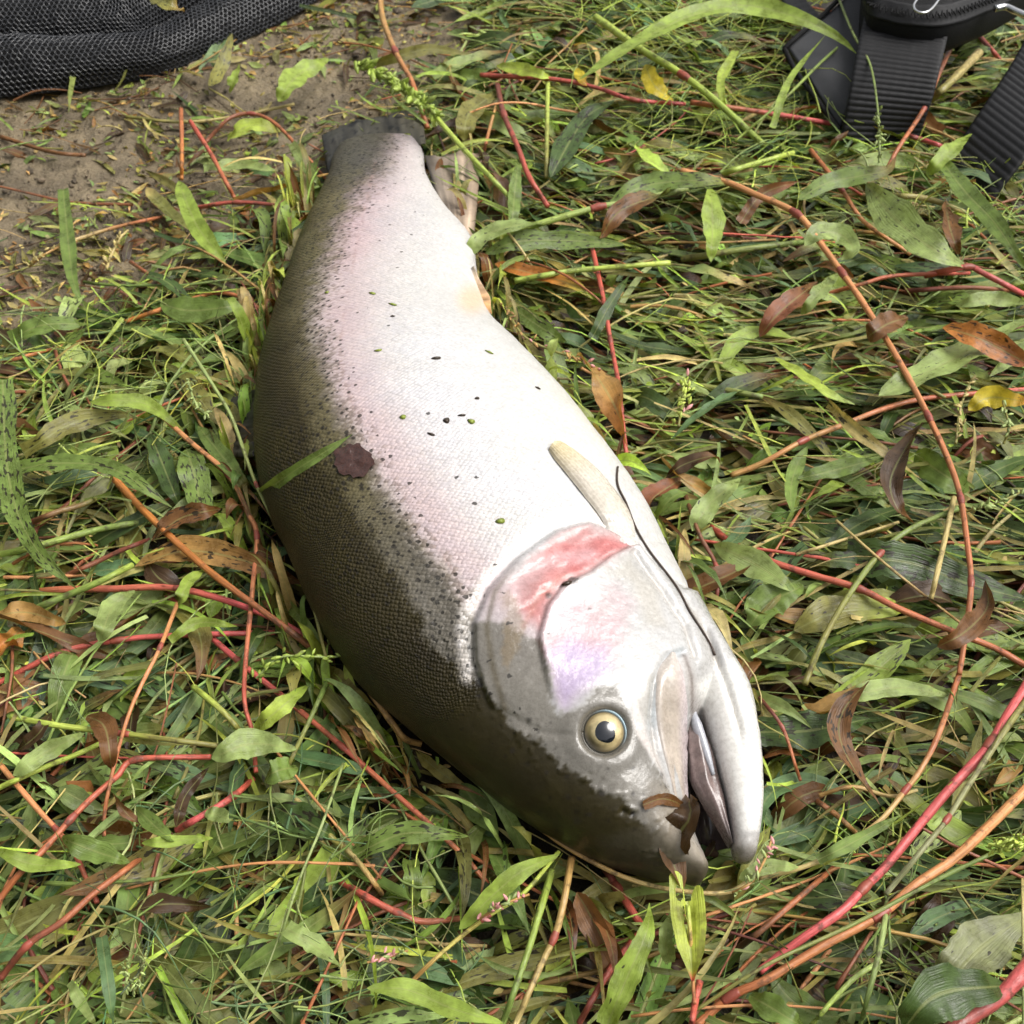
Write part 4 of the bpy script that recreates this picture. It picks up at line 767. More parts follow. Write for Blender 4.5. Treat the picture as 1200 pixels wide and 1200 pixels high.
STEMS = '''
stem|133,560 170,600 240,665 320,725 388,776|5.2|orange>redbrown|.040||thick orange-brown stem with a blunt cut end, slanting down to the fish's back
stem|-10,700 60,692 130,690 210,690 300,716 372,752|5|rust>pink|.030|3|pinkish stem running level and then down to the fish's dark side
stem|-5,802 70,765 140,750 200,745 322,741|4.2|red>pink|.026|2|crimson stem lying level under the orange-brown slanting stem
stem|196,698 240,740 280,775 330,815 400,874 463,930 533,993 572,1036|4.2|pink>rust|.026|2,4|long pinkish-red stem passing below the fish's dark back down to the weeds
stem|165,465 220,515 268,557 290,600 301,627 296,690 286,810 296,860 300,905|3.6|peach>red|.042|2,4|bent jointed red stem with a green tip, beside the fish's shoulder
stem|0,1147 33,1107 73,1080 110,1047 150,1017 182,992|5|maroon>rust|.034|1|dark red thick stem climbing from the lower corner of the weeds
stem|-5,1060 20,1027 50,997 83,960 110,933 137,910 160,890 247,887|4.6|rust>red|.036|3,6|rust stem that bends level near the pale spotted broad leaf
stem|207,973 247,950 275,932 297,912|5|pink>red|.034|2|short bright pink stem piece ending at a dark joint
stem|0,896 43,947 67,973 87,1000 100,1027 114,1058|4|peach>red|.028|2|orange-and-red stem crossing under the rust stem at the picture's edge
stem|208,707 187,760 167,800 150,840 133,900 123,950 122,980|3|peach>rust|.038|1|slender tan stem standing almost upright across the dark wet weeds
stem|400,1033 433,1053 467,1070 497,1080 548,1075|5|red>redbrown|.030|2|red stem curving level in the weeds below the fish's head
stem|398,987 420,1010 448,1048|4|straw>tan|.034||short tan stem piece above the curving red stem
stem|670,1005 660,1060 650,1097 633,1133 602,1205|5|tan>straw|.038|2|yellow-tan upright stem with a purple joint, under the fish's snout
stem|753,1090 717,1133 678,1200|5|red>maroon|.030||dull red stem leaning toward the bottom edge beside the bright blade
stem|705,1010 723,1040 755,1090|6|maroon>red|.022|1|dark red thick stub just beneath the fish's snout
stem|1205,800 1180,840 1160,873 1117,920 1083,960 1040,1013 1013,1040 987,1067 940,1100 890,1138|6.6|pink>pink|.045|2,6|thickest hot-pink stem, with a dark brown joint halfway
stem|1205,922 1160,967 1117,1007 1073,1037 1030,1073 967,1107 900,1147 857,1167 815,1202|6.6|peach>rust|.040|4,7|long orange-red stem running below the hot-pink one
stem|798,200 850,213 883,227 933,250 960,283 987,320 1010,353 1040,400 1063,440 1088,488 1113,543 1126,585 1133,633 1138,682 1133,733 1124,790|4.4|peach>rust|.050|3,5,9,11,13|very long jointed stem arching over the weeds beyond the fish's belly
stem|1124,790 1100,860 1080,900 1060,927 1030,963 987,993 950,1013 890,1030|4|rust>straw|.042|3|stem carrying on the long arch down to the fish's lower jaw
stem|857,557 893,543 940,517 990,497 1033,480 1077,468 1133,462 1205,456|4|tan>red|.036|2|orange stem rising gently across the long jointed stem
stem|833,617 860,638 900,657 950,673 1007,690 1053,713 1117,740 1167,760 1205,782|5|red>rust|.034|4|red-orange stem sloping down toward the brown curled leaf
stem|1123,37 1100,87 1083,127 1053,173 1040,197|3.4|redbrown>rust|.052|2|brown-orange stem leaning in front of the wide black webbing
stem|810,120 883,130 935,138 975,145|3.6|rust>pink|.036||pinkish-red stem lying level beside the grey flap of the pack
stem|563,88 650,93 700,103 743,117 803,122|3|red>pink|.034|3|thin red stem under the small yellow leaf
stem|583,100 590,133 607,173 620,207 642,242|4|maroon>red|.040|1|red-brown stem with a thick top, standing near the tail
stem|446,-5 448,20 463,60 483,97 501,150|4|tan>rust|.036|2|orange stem coming down onto the fish's tail
stem|566,182 574,150 583,118|2.6|rust>tan|.034||short orange stem beside the fish's anal fin
stem|694,290 707,350 715,397 725,450 728,480 735,542|3.4|red>red|.036|2,4|slender red stem standing beside the tan leaf at the belly
stem|1083,323 1133,313 1152,320 1205,348|4.4|red>pink|.034|1|bright red stem at the picture's edge above the pale lance leaf
stem|1060,341 1133,337 1187,341|3.4|maroon>redbrown|.028||dark red stem lying level under the bright red one
stem|970,344 1010,333 1050,323 1136,320|3|rust>red|.030||thin red stem level behind the long jointed stem
stem|950,176 987,223 1013,260 1067,298|3.2|rust>peach|.034|1|orange stem crossing behind the brown-tipped curled leaf
stem|212,128 213,165 213,210|3|rust>orange|.030||short upright orange stem standing on the mud
stem|223,142 247,180 262,208 276,234|3.2|red>rust|.030||red stem leaning on the mud beside the upright orange one
stem|240,168 267,140 293,133 320,143 350,173 384,212|2.6|redbrown>rust|.024|2|brown-orange stem arched over the mud by the tail
stem|60,292 83,283 133,267 190,254|2.6|straw>rust|.014||orange stem with a seedy end lying on the mud
stem|223,245 280,237 367,245|2.8|red>maroon|.024|1|level red stem touching the fish's tail stalk
stem|147,377 217,353 257,343 290,352 318,374|3|orange>rust|.028|2|orange stem bent like a roof by the fish's back
stem|153,307 190,332 218,351|2.6|redbrown>rust|.018||small pinkish-brown stem on the mud edge
stem|-5,427 50,412 95,399|2.6|rust>orange|.020||orange stem lying at the edge of the mud
stem|37,612 67,600 95,592 125,579|4.2|maroon>olive|.030||stem turning from red to yellow-green among spotted leaves
stem|78,674 110,660 140,646 175,632|3.6|redbrown>maroon|.030||brown-red stem under the striped brown leaf
stem|1070,1245 1120,1203 1177,1163 1215,1118|12|maroon>pink|.070||very thick blurred red stem closest to the lens
stem|863,1113 895,1088 927,1060 977,1017|4.4|darkbrown>rust|.030||brown-orange stem with a black end below the lower jaw
stem|955,937 980,955 1003,976|4|redbrown>tan|.026||short brown stem behind the thick pink one
stem|890,817 917,853 933,900 938,915|2.6|maroon>rust|.036|1|thin red-brown stem beside the white lower jaw
stem|803,580 820,627 840,667 838,720|3.2|brown>maroon|.036|2|maroon stem bent beside the fish's throat
stem|820,1150 815,1172 810,1205|5|red>red|.050||short red leafstalk at the bottom edge under the yellow lobed leaf
stem|1127,20 1150,45 1172,70|3.4|maroon>red|.030||dark red stem between the two black webbing straps
stem|1060,158 1085,165 1108,173|3.4|maroon>pink|.034||crimson stem just below the wide webbing
stalk|498,122 533,163 560,192 598,232|3.8|lime>bright|.052||bright green stalk of the seed head above the tail
stalk|578,278 640,260 700,243 737,237 805,221|4.8|bright>light|.044|2|pale green thick stalk running level by the anal fin
stalk|603,329 667,318 720,313 785,308|4|bright>lime|.040||lime stalk lying level over the orange-brown leaf
stalk|642,98 641,150 640,208|3.2|lime>olive|.040||short upright yellow-green stalk near the tail
stalk|698,20 750,57 800,88 843,122 895,170|5|lime>bright|.048|2|yellow-green stalk slanting down beneath the long arching blade
stalk|215,398 253,457 273,493 300,567 333,633 360,687 382,770|2.6|light>olive|.062|3|thin green stalk running along the fish's dark back
stalk|33,717 80,697 120,680 155,662|5|green>bright|.038||green stalk piece under the orange-brown stem
stalk|-5,651 43,640 117,620 180,610|4.8|bright>green|.032||green stalk lying level among spotted leaves
stalk|13,840 67,850 147,860 255,874|4.4|lime>olive|.036|2|yellow-green stalk lying level over the brown hanging leaf
stalk|-5,925 50,900 90,884 122,869|4|lime>lime|.034||yellow-green stalk slanting up beneath the level one
stalk|383,800 360,850 333,907|3.6|green>olive|.042||green stalk rising through the pale spotted broad leaf
stalk|402,895 377,967 350,1033 327,1105|2.2|light>light|.044||thin pale green stalk in the lower weeds
stalk|227,805 260,833 288,864|4.4|lime>olive|.034||yellow-green stalk piece near the bright folded leaf
stalk|337,927 367,960 402,995|4.8|straw>olive|.032||straw-coloured stalk beside the dark spotted leaf
stalk|647,1020 633,1067 617,1120 588,1203|5|bright>green|.040||fresh green upright stalk below the snout
stalk|943,802 963,753 993,700 1030,650 1067,620 1122,596|4.4|olive>green|.044|3|olive green stalk bending across the weeds beyond the throat
stalk|800,450 850,457 912,469|4.4|olive>green|.032||olive stalk lying level beyond the tan leaf
stalk|1205,817 1177,857 1133,923 1110,960 1083,993 1038,1048|4.2|olive>grey|.052|3|grey-olive stalk crossing over the hot-pink stem
stalk|1165,999 1100,1030 1000,1083 900,1130 815,1184|3|green>olive|.050||long thin green stalk between the two big pink stems
stalk|1040,1058 1030,1117 1008,1202|4|light>green|.052||pale green upright stalk at the bottom edge
stalk|1032,1126 997,1150 950,1202|3.6|light>bright|.046||pale green stalk leaning at the bottom edge
stalk|798,304 867,293 945,283|4.6|olive>green|.034||thick olive stalk lying level behind the hanging green leaf
stalk|1040,229 1087,233 1135,251|4|olive>straw|.036||olive stalk below the black webbing
stalk|845,204 887,191 930,179|4|bright>lime|.038||lime stalk in the fine grass beside the pack
stalk|982,-4 1000,40 1020,77 1029,133 1030,175|1.6|light>green|.075||thin wispy stalk standing in front of the webbing
stalk|1147,62 1120,90 1090,118|6|straw>olive|.050||thick dry-looking stalk between the webbing straps
stalk|1005,35 960,75 920,115 862,165|2|green>bright|.060||thin green stalk crossing the grey flap
stalk|-5,1172 60,1120 130,1085 190,1064|2|straw>olive|.034||thin seedy stalk low among brown leaves
stalk|473,1160 517,1117 567,1077 613,1047 655,998|3.4|tan>lime|.044|2|tan-green twig with pink buds beneath the bright leaf
straw|1118,583 1107,633 1091,702|4|straw>straw|.046||flat pale straw standing beside the long jointed stem
straw|980,610 1033,657 1090,703 1132,735|2|straw>tan|.040||thin straw crossing the olive bending stalk
straw|933,650 987,633 1053,612|2.5|straw>straw|.040||thin straw lying over the dark spotted blade
straw|1198,1030 1199,1110 1199,1204|2|straw>light|.060||pale straw standing at the very edge by the thick red stem
straw|588,938 630,968 660,990 700,1013 740,1031 790,1043 850,1046 884,1028|3.6|tan>straw|.040||dry tan straw curving around the fish's snout
straw|403,765 430,805 460,848 475,866 494,872|5|tan>tan|.036||curled tan straw beside the fish's dark shoulder
straw|960,932 1000,922 1043,933 1075,926|3|tan>straw|.034||tan straw lying level near the twisted brown leaf
straw|0,160 60,178 100,182|3|brown>brown|.008||brown straw pressed into the mud
straw|148,137 213,143 273,137 345,122|2.4|olive>straw|.010||grey-green straw lying flat across the mud
'''
for ln in STEMS.strip().split('\n'):
    k, p, r, c, z, nd, lb = ln.split('|')
    stem(k, p, float(r), c, float(z), [int(i) for i in nd.split(',') if i], lb)

LEAVES = '''
l|545,303 567,277 605,264 640,262|20|light>green|.6|.050|spotted leaf bent against the fish's belly near the anal fin
l|568,298 607,283 667,282 732,287|22|green|.9|.038|level dark-spotted leaf below the pale thick stalk
l|645,208 667,167 690,135 720,118|26|dark|1|.036|broad dark leaf full of black specks, beside the short upright stalk
b|600,264 603,225 609,180|15|green|.5|.042|short upright green blade by the anal fin
l|543,165 550,133 582,108|24|olive|.5|.036|olive leaf curled over beside the tail
l|582,77 615,82 648,92|14|lime|.1|.040|small pale lime leaf above the thin red stem
l|756,76 767,100 789,118|20|yellow|.2|.042|small pure yellow leaf near the yellow-green stalk
l|676,80 681,92 690,99|13|yellow>orange|.2|.038|tiny yellow-orange leaf scrap near the thin red stem
l|703,279 727,247 780,227 800,218|24|brown>green|.8|.048|leaf half brown and half green across the pale stalk
l|580,309 633,323 667,333 703,354|18|orange>lime|.4|.036|orange leaf turning lime, lying under the lime stalk
l|588,352 633,383 665,402|20|green|.8|.034|spotted green leaf below the orange one
b|693,398 713,360 738,322|14|dark|.4|.038|dark narrow blade crossing the slender red stem
l|676,414 705,450 727,490 735,524|30|tan>orange|.5|.046|tan dry leaf pointing down beside the fish's white belly
l|1015,215 1050,257 1090,290 1135,315|40|light|.6|.048|large pale spotted leaf in front of the webbing straps
l|935,234 970,214 1010,206 1040,199 1050,183|22|green>brown|.6|.054|green leaf curled up at its brown end, at the foot of the orange stem
l|833,220 835,262 833,307|25|bright|.3|.050|green leaf hanging straight down from the long jointed stem
l|712,243 750,220 800,212 862,213|24|green>olive|.8|.048|long olive-tipped leaf at the start of the long jointed stem
b|867,262 893,228 937,212|15|brown>redbrown|.3|.044|brown dry blade beside the long jointed stem
l|943,288 960,273 985,275 1000,292 985,305|24|light|.3|.054|pale leaf looped around the long jointed stem
l|938,369 960,343 985,318|17|light|.2|.044|pale slim leaf under the looped leaf
b|1106,192 1133,227 1167,263 1205,320|22|green|.4|.058|long green blade crossing below the narrow webbing
l|1086,205 1110,180 1139,156|19|bright|.1|.050|fresh green leaf rising onto the narrow webbing
l|1107,233 1113,267 1124,298|21|brown|.5|.044|small brown leaf hanging below the webbing
l|1120,358 1160,350 1205,355|18|light|.1|.046|pale lance leaf beneath the bright red stem
l|1030,464 1083,438 1133,413 1205,372|40|light|.5|.050|big pale leaf with black specks near the orange-brown leaf
l|1106,383 1150,398 1208,428|32|orange>redbrown|.8|.056|orange-brown dry leaf over the big pale leaf
l|1135,481 1160,466 1205,471|24|yellow>orange|.3|.044|yellow leaf beneath the orange-brown one
l|908,419 940,440 973,463 1002,474|18|lime>light|.3|.042|yellow-green narrow leaf beyond the tan leaf
l|935,561 983,550 1032,536|20|green|.6|.038|spotted green leaf lying level inside the long arch
l|811,622 833,590 868,560|26|light|.5|.046|pale leaf with one hole by the fish's throat
b|992,652 1067,660 1133,684 1208,704|46|dark|1|.036|widest dark blade with black specks, under the long jointed stem
l|836,638 883,660 935,695|30|light|.4|.042|pale leaf pointing down beside the red-orange stem
l|930,739 983,717 1070,711|38|olive>lime|.6|.034|yellowish broad leaf under the olive bending stalk
l|878,735 900,708 942,686|38|green|.2|.036|broad fresh green leaf beside the fish's jaw
l|1072,532 1100,552 1136,575|34|green|.3|.036|broad green leaf beneath the long jointed stem
b|972,472 1007,507 1050,541 1080,562|15|straw|.7|.046|pale dead blade leading to the dark curled leaf
l|985,818 1050,806 1113,815|22|light|.1|.044|pale lance leaf above the twisted brown blade
b|890,858 950,856 1020,842|42|dark|.9|.034|wide spotted blade close to the white lower jaw
l|866,1030 900,1016 936,1016|18|light|.1|.048|pale small leaf just under the lower jaw tip
b|958,1008 1000,987 1056,955|15|green|.2|.048|narrow leaf clasping the stem by the lower jaw
l|1060,1203 1100,1165 1180,1155|54|dark|.2|.080|blurred dark green leaf near the very thick red stem
b|1110,1155 1150,1110 1208,1070|54|grey|.4|.050|wide greyish blade under the orange-red stem
l|878,1166 907,1183 945,1206|28|green|.1|.046|glossy green leaf at the bottom edge below the orange-red stem
l|538,1089 580,1047 613,1020 656,1001|22|bright|.1|.052|bright green leaf along the tan-green twig
l|430,1158 477,1160 533,1183 590,1199|24|bright|.2|.050|bright blade-like leaf lying along the bottom edge
b|711,1203 733,1150 758,1092 761,1058|30|bright|.3|.054|bright broad blade rising to the fish's snout
b|785,1128 780,1100 786,1068|17|light|.2|.044|short pale blade beside the yellow lobed leaf
b|415,1003 450,985 483,976 549,980|28|green|.9|.044|spotted blade bent over below the fish's cheek
b|481,1008 485,1040 488,1068|21|green|.8|.038|spotted blade hanging down below the bent one
b|3,445 7,533 20,600 50,653 90,690|31|green|1|.056|long spotted blade sweeping down at the picture's edge
b|18,551 67,543 133,550 202,595|23|green|.9|.048|pale spotted blade arching toward the jointed red stem
b|28,531 83,497 140,486 162,491|25|olive|.9|.042|olive spotted blade curving above the pale one
l|219,526 230,567 241,619|34|green|1|.040|broad leaf with bold black flecks beside the jointed red stem
l|176,508 193,550 211,595|24|dark|.8|.036|dark flecked leaf next to the boldly flecked one
l|105,471 167,472 215,505|17|bright|.1|.050|bright smooth blade ending at the jointed red stem
l|232,499 267,543 296,583|20|green>brown|.5|.040|green leaf with a brown patch along the jointed red stem
l|178,634 213,607 259,596|25|brown|1|.044|brown leaf striped black above the tan one
l|158,664 217,646 283,656 355,684|32|tan>brown|.8|.036|long tan leaf with dark patches pointing at the fish
l|-5,721 33,718 78,731|22|tan|.5|.036|tan leaf at the picture's edge above the crimson stem
l|-5,775 10,755 24,736|32|orange>tan|.3|.034|orange-tan leaf end at the picture's edge
l|116,752 133,710 158,692|24|light|.1|.044|pale green leaf standing under the pinkish level stem
l|209,711 220,683 241,666|15|bright|.1|.046|small bright leaf at the top of the slender tan stem
b|199,751 233,730 278,734|14|bright|.1|.042|small arched green blade over the crimson stem
b|74,222 80,283 87,333 101,362|17|green|.3|.030|narrow green blade standing on the mud
l|209,212 227,257 244,283 265,309|22|bright|.3|.036|bright green leaf at the foot of the upright orange stem
l|326,119 347,90 385,69|24|bright|.3|.030|bright leaf on the mud beyond the tail
l|266,165 293,147 332,153|19|lime>olive|.5|.026|yellowish curled leaf beneath the arched brown stem
b|12,398 50,381 110,380|22|green|.6|.026|spotted green blade at the mud's edge
l|188,356 225,364 286,357|28|green|.3|.034|green leaf under the roof-shaped orange stem
b|239,199 283,193 326,200|16|light|.3|.026|pale narrow leaf below the yellowish curled one
b|342,168 358,193 379,222|13|light|.1|.032|thin pale blade at the fish's tail stalk
l|269,109 274,92 281,75|12|bright|.1|.016|tiny bright sprig leaf alone on the mud
l|248,889 293,872 348,878|32|light>light|.3|.052|pale oval leaf with a pinkish blotch, lower weeds
l|312,909 330,902 348,899|30|green|.2|.046|round green leaf below the pale oval one
l|298,855 333,826 362,802|22|lime>bright|.1|.050|bright yellow-green folded leaf above the pale oval one
l|322,946 353,960 393,982|32|dark|1|.038|dark leaf with black flecks below the straw-coloured stalk
l|15,909 57,880 99,859|21|light|.3|.040|pale torn leaf by the level yellow-green stalk
l|-5,996 40,1013 95,1013|17|bright|.1|.044|bright narrow leaf crossing the rust stem
l|72,982 110,997 152,1011|26|green|.2|.042|green leaf over the dark red thick stem
l|159,946 187,973 209,988|18|green|.1|.044|small green leaf near the short pink stem piece
l|166,988 200,986 250,982|13|bright|.1|.046|narrow bright leaf pointing at the short pink stem piece
l|102,839 123,853 131,902|24|brown|.4|.046|brown leaf hanging from the level yellow-green stalk
l|133,930 150,955 178,976|11|brown>redbrown|.2|.040|thin brown curl near the dark red stem
l|206,969 217,933 245,899|14|darkbrown|.2|.042|dark withered leaf by the short pink stem piece
b|335,1088 367,1107 400,1133|24|light|.2|.046|pale smooth blade in the lower weeds
b|119,1098 125,1140 133,1204|15|blue|.2|.046|bluish upright blade at the bottom edge
b|82,1151 95,1175 114,1204|13|light|.1|.044|small pale blade at the bottom edge
l|241,951 255,955 273,961|18|light|.1|.046|small pale leaf at the end of the short pink stem piece
b|440,75 500,58 545,64 570,66|12|olive|.4|.020|olive blade lying on the wet mud beyond the tail
l|60,835 45,860 20,880|18|darkbrown|.3|.030|dark wet leaf under the level yellow-green stalk
l|130,1075 190,1060 250,1062|22|darkbrown|.2|.034|dark shrivelled leaf lying low among the stems
l|890,395 915,365 958,330|24|redbrown>brown|.4|.044|folded reddish leaf inside the long arch
l|780,560 800,545 835,535 845,545|16|darkbrown>brown|.2|.044|dark curled leaf near the maroon stem
l|752,612 765,585 800,560|26|redbrown>brown|.2|.040|rusty folded leaf against the fish's belly edge
l|1016,395 1040,380 1064,372|26|brown|.3|.056|crumpled brown leaf wrapped on the long jointed stem
l|678,94 740,55 800,22 867,6 933,20 980,42 1004,63|25|bright|.1|.082|longest bright arching leaf, its tip in front of the grey flap
b|862,60 845,95 850,128|12|lime|.1|.050|short lime blade in the fine grass beside the pack
b|905,150 925,95 968,40|9|bright|.1|.078|narrow bright blade leaning over the grey flap
l|800,640 818,600 868,545|0|light|.1|.044|unused
'''
for ln in LEAVES.strip().split('\n'):
    k, p, wd_, c, sp_, z, lb = ln.split('|')
    if float(wd_) == 0: continue
    dead = c.split('>')[0] in ('brown', 'darkbrown', 'tan', 'straw', 'orange', 'redbrown')
    nm = ('dead_leaf' if dead else 'leaf') if k == 'l' else ('dead_grass_leaf' if dead else 'grass_leaf')
    leaf(nm, p, float(wd_) * 1.06, c, float(sp_), float(z), lb, 'leaf' if k == 'l' else 'grass blade', None, False,
         rng.normal(0, .9) if dead else None, 'leaf' if k == 'l' else 'blade', .45 if dead else None)
# curled dead leaves with a strong twist
leaf('dead_leaf', '1083,495 1057,533 1043,567 1052,597 1072,614', 26, 'darkbrown>brown', .2, .050, 'dark brown curled leaf hanging from the long jointed stem', roll=1.1, fold=.7)
leaf('dead_leaf', '1098,758 1130,741 1157,712 1155,680', 26, 'brown>darkbrown', .3, .058, 'brown curled leaf stuck on the lower part of the jointed stem', roll=1.0, fold=.6)
leaf('dead_grass_leaf', '1020,795 990,830 983,860 1000,900 1032,945', 26, 'brown>brown', .9, .050, 'twisted brown blade with black specks beyond the lower jaw', 'grass blade', roll=1.3, fold=.3)
# lying on the fish
leaf('grass_leaf', '302,582 330,565 350,551 385,530 414,511', 15, 'green', .2, 0, "single green blade lying across the fish's dark back", 'grass blade', None, True, 0., 'blade', .35)
leaf('dead_leaf', '752,943 775,936 795,945 803,958', 14, 'brown>brown', .1, 0, "brown curl lying over the fish's upper lip", 'leaf', None, True, .4, 'blade', .4)
b_ = np.vstack([surf_line([(800, 946), (796, 965)], 6, .006), at(np.array([790., 786, 790, 795, 800]), np.array([985., 1000, 1015, 1030, 1045]), np.array([.060, .057, .054, .053, .050]))])
V_, F_, A_ = blades(spline(b_, 24)[None], np.array([.0085]), norm(EYE - b_[3])[None], PAL['darkbrown'][None], np.array([.2]), PAL['brown'][None], 'leaf', .7, np.array([.9]))
link('dead_leaf', mesh('dead_leaf', V_, F_, A_), M_LEAF, None, "dark brown withered leaf dangling from the fish's mouth", 'leaf')
# yellow lobed leaf with holes, on a red stalk
def lobed():
    base = at(np.array(812.), np.array(1150.), .050); tipm = at(np.array(803.), np.array(1020.), .056)
    vx = norm(tipm - base); side = norm(np.cross(vx, norm(EYE - base))); nrm = np.cross(side, vx); Ln = np.linalg.norm(tipm - base); mp = pxm(base)
    nu, nw = 44, 29; u = np.linspace(0, 1, nu)[:, None]; s = np.linspace(-1, 1, nw)[None]
    hw = 21 * mp * np.interp(u, [0, .1, .3, .6, .85, 1], [.08, .28, .75, 1, 1, .95])
    lim = np.where(s < -.15, 1.0 - .08 * (s + .6) ** 2 * 4, np.where(s > .25, .86 - .5 * (s - .7) ** 2, .72))
    X_ = base + vx * (u * lim * Ln)[..., None] + side * (hw * s)[..., None] + nrm * (.0025 * np.abs(s) + .002 * np.sin(u * 5))[..., None]
    F_ = gridfaces(nu, nw); cu = (u * lim)[:-1, :-1].ravel(); cs = np.broadcast_to(s, (nu, nw))[:-1, :-1].ravel() + 1 / nw
    def hole(hu, hsx, ru, rs): return ((cu - hu) / ru) ** 2 + ((cs - hsx) / rs) ** 2 < 1
    F_ = F_[~(hole(.78, -.42, .07, .24) | hole(.50, -.05, .045, .22) | hole(.62, -.12, .05, .2))]
    C_ = np.tile(PAL['lime'] * [1.05, .98, .8], (nu * nw, 1)); uu_ = np.broadcast_to(u, (nu, nw)).ravel()
    nz = fbm(X_.reshape(-1, 3) * 120, 3, 4); C_ = over(C_, smooth(.25, .5, nz) * .6, PAL['olive']); C_ = over(C_, smooth(.12, .0, uu_), PAL['pink'])
    return mesh('leaf', X_.reshape(-1, 3), F_, {'col': C_ * ALB, 'luv': np.stack([uu_ * Ln, np.broadcast_to(s, (nu, nw)).ravel(), 0 * uu_ + .3], 1), 'lex': np.tile([.1, .02, 0], (nu * nw, 1))})
o = link('leaf', lobed(), M_LEAF, None, 'yellow lobed leaf with three holes, upright in front of the snout', 'leaf')
stem('stem', '806,1062 810,1110 812,1150 814,1176', 3, 'lime>red', .053, [], 'midrib', dip=(0, 0)); mr_ = bpy.context.scene.collection.objects[-1]
mr_.name = 'leaf_stalk'; mr_.parent = o
for k_ in ('label', 'category', 'group'):
    if k_ in mr_: del mr_[k_]
# wet brown leaf scrap glued to the flank
def scrap():
    th = np.linspace(0, 2 * np.pi, 36, endpoint=False); rr = 1 + .10 * np.sin(th * 2 + 1) + .06 * np.sin(th * 5 + 2) + .06 * np.sin(th * 9) + .04 * np.sin(th * 13); rows = []
    for f in np.linspace(0.02, 1, 9):
        for a, r_ in zip(th, rr):
            p_, _n = surf(415 + 20 * f * r_ * math.cos(a) * 1.05, 541 + 21 * f * r_ * math.sin(a), .0012); rows.append(p_ if p_ is not None else at(np.array(415.), np.array(541.), .11))
    V_ = np.array(rows); V_[:, 2] += .0014 * fbm(V_ * 260, 3, 6)
    return mesh('wet_leaf', V_, gridfaces(9, 36, True), {'col': np.tile(lin((88, 50, 36)), (len(V_), 1)) * .7, 'luv': np.c_[np.zeros((len(V_), 2)) + .5, np.zeros(len(V_))], 'lex': np.tile([.1, .02, 0], (len(V_), 1))})
m_wet = plain('wet_brown_leaf', lin((84, 50, 38)) * .6, .15, 0, 260, .8, .0015, .6, .5)
link('dead_leaf', scrap(), m_wet, None, "wet red-brown leaf scrap stuck to the fish's flank", 'leaf')
# dark thread of stem along the belly
P_ = surf_line([(723, 548), (722, 568), (733, 590), (742, 615), (756, 640), (775, 665), (793, 690), (806, 715), (822, 740), (838, 768)], 50, .0008); P_ = relax(P_, 3)
V_, F_ = tube(P_, .0007, 6); link('plant_thread', mesh('plant_thread', V_, F_), plain('thread', (.05, .03, .02), .5), None, "thin dark plant thread lying along the fish's white belly", 'stem')
m_fl = {'g': plain('leaf_fleck_green', lin((150, 165, 60)) * .7, .4), 'd': plain('leaf_fleck_dark', lin((78, 62, 44)) * .5, .4)}
FLN = ['level with the orange fin stain', 'by the wet brown scrap', 'in the middle of the white flank', 'just above the red gill', 'close to the belly edge', 'on the pink stripe near the tail', 'closest to the dark back', 'on the pink flank beside a dark one', 'largest on the upper belly', 'above the pair of flecks on the mid flank', 'thin, next to the round green one', 'tiny, above the mid-flank pair', 'alone near the belly edge', 'small, by the green fleck near the scrap', 'smallest, up toward the tail', 'in the pink fold of the gill']
FL_ = [(443, 411, 5, 2.5, 'g'), (472, 489, 4, 4, 'g'), (552, 494, 5, 4, 'g'), (586, 611, 6, 4, 'g'), (573, 413, 6, 2, 'g'), (436, 344, 5, 3, 'g'), (383, 343, 3, 3, 'g'), (460, 357, 6, 2.5, 'g'), (511, 420, 6, 3, 'd'), (523, 493, 4, 5, 'd'), (541, 487, 5, 2, 'd'), (559, 467, 3, 2.5, 'd'), (630, 455, 4, 2, 'd'), (505, 509, 5, 2, 'd'), (460, 371, 3, 1.5, 'd'), (664, 684, 7, 4, 'd')]
for (x_, y_, a_, b__, k_), fn_ in zip(FL_, FLN):
    an = rng.uniform(-.6, .6); c_, nn = surf(x_, y_, .0004)
    if c_ is None: continue
    t_ = norm(np.cross(nn, [math.sin(an), -math.cos(an), 0.01])); s_ = np.cross(nn, t_); mp = pxm(c_); ph = np.linspace(0, 2 * np.pi, 14, endpoint=False)
    V_ = np.vstack([c_ + nn * .0009, c_ + (t_ * (np.cos(ph) * a_ * mp)[:, None] + s_ * (np.sin(ph) * b__ * mp * (1 + .3 * np.cos(ph)))[:, None]), c_ - nn * .001])
    F_ = [(0, 1 + i, 1 + (i + 1) % 14) for i in range(14)] + [(15, 1 + (i + 1) % 14, 1 + i) for i in range(14)]
    link('leaf_fleck', mesh('leaf_fleck', V_, F_), m_fl[k_], None, ('green' if k_ == 'g' else 'brown') + ' fleck stuck on the fish, ' + fn_, 'leaf fleck', 'green flecks on the fish' if k_ == 'g' else 'brown flecks on the fish')
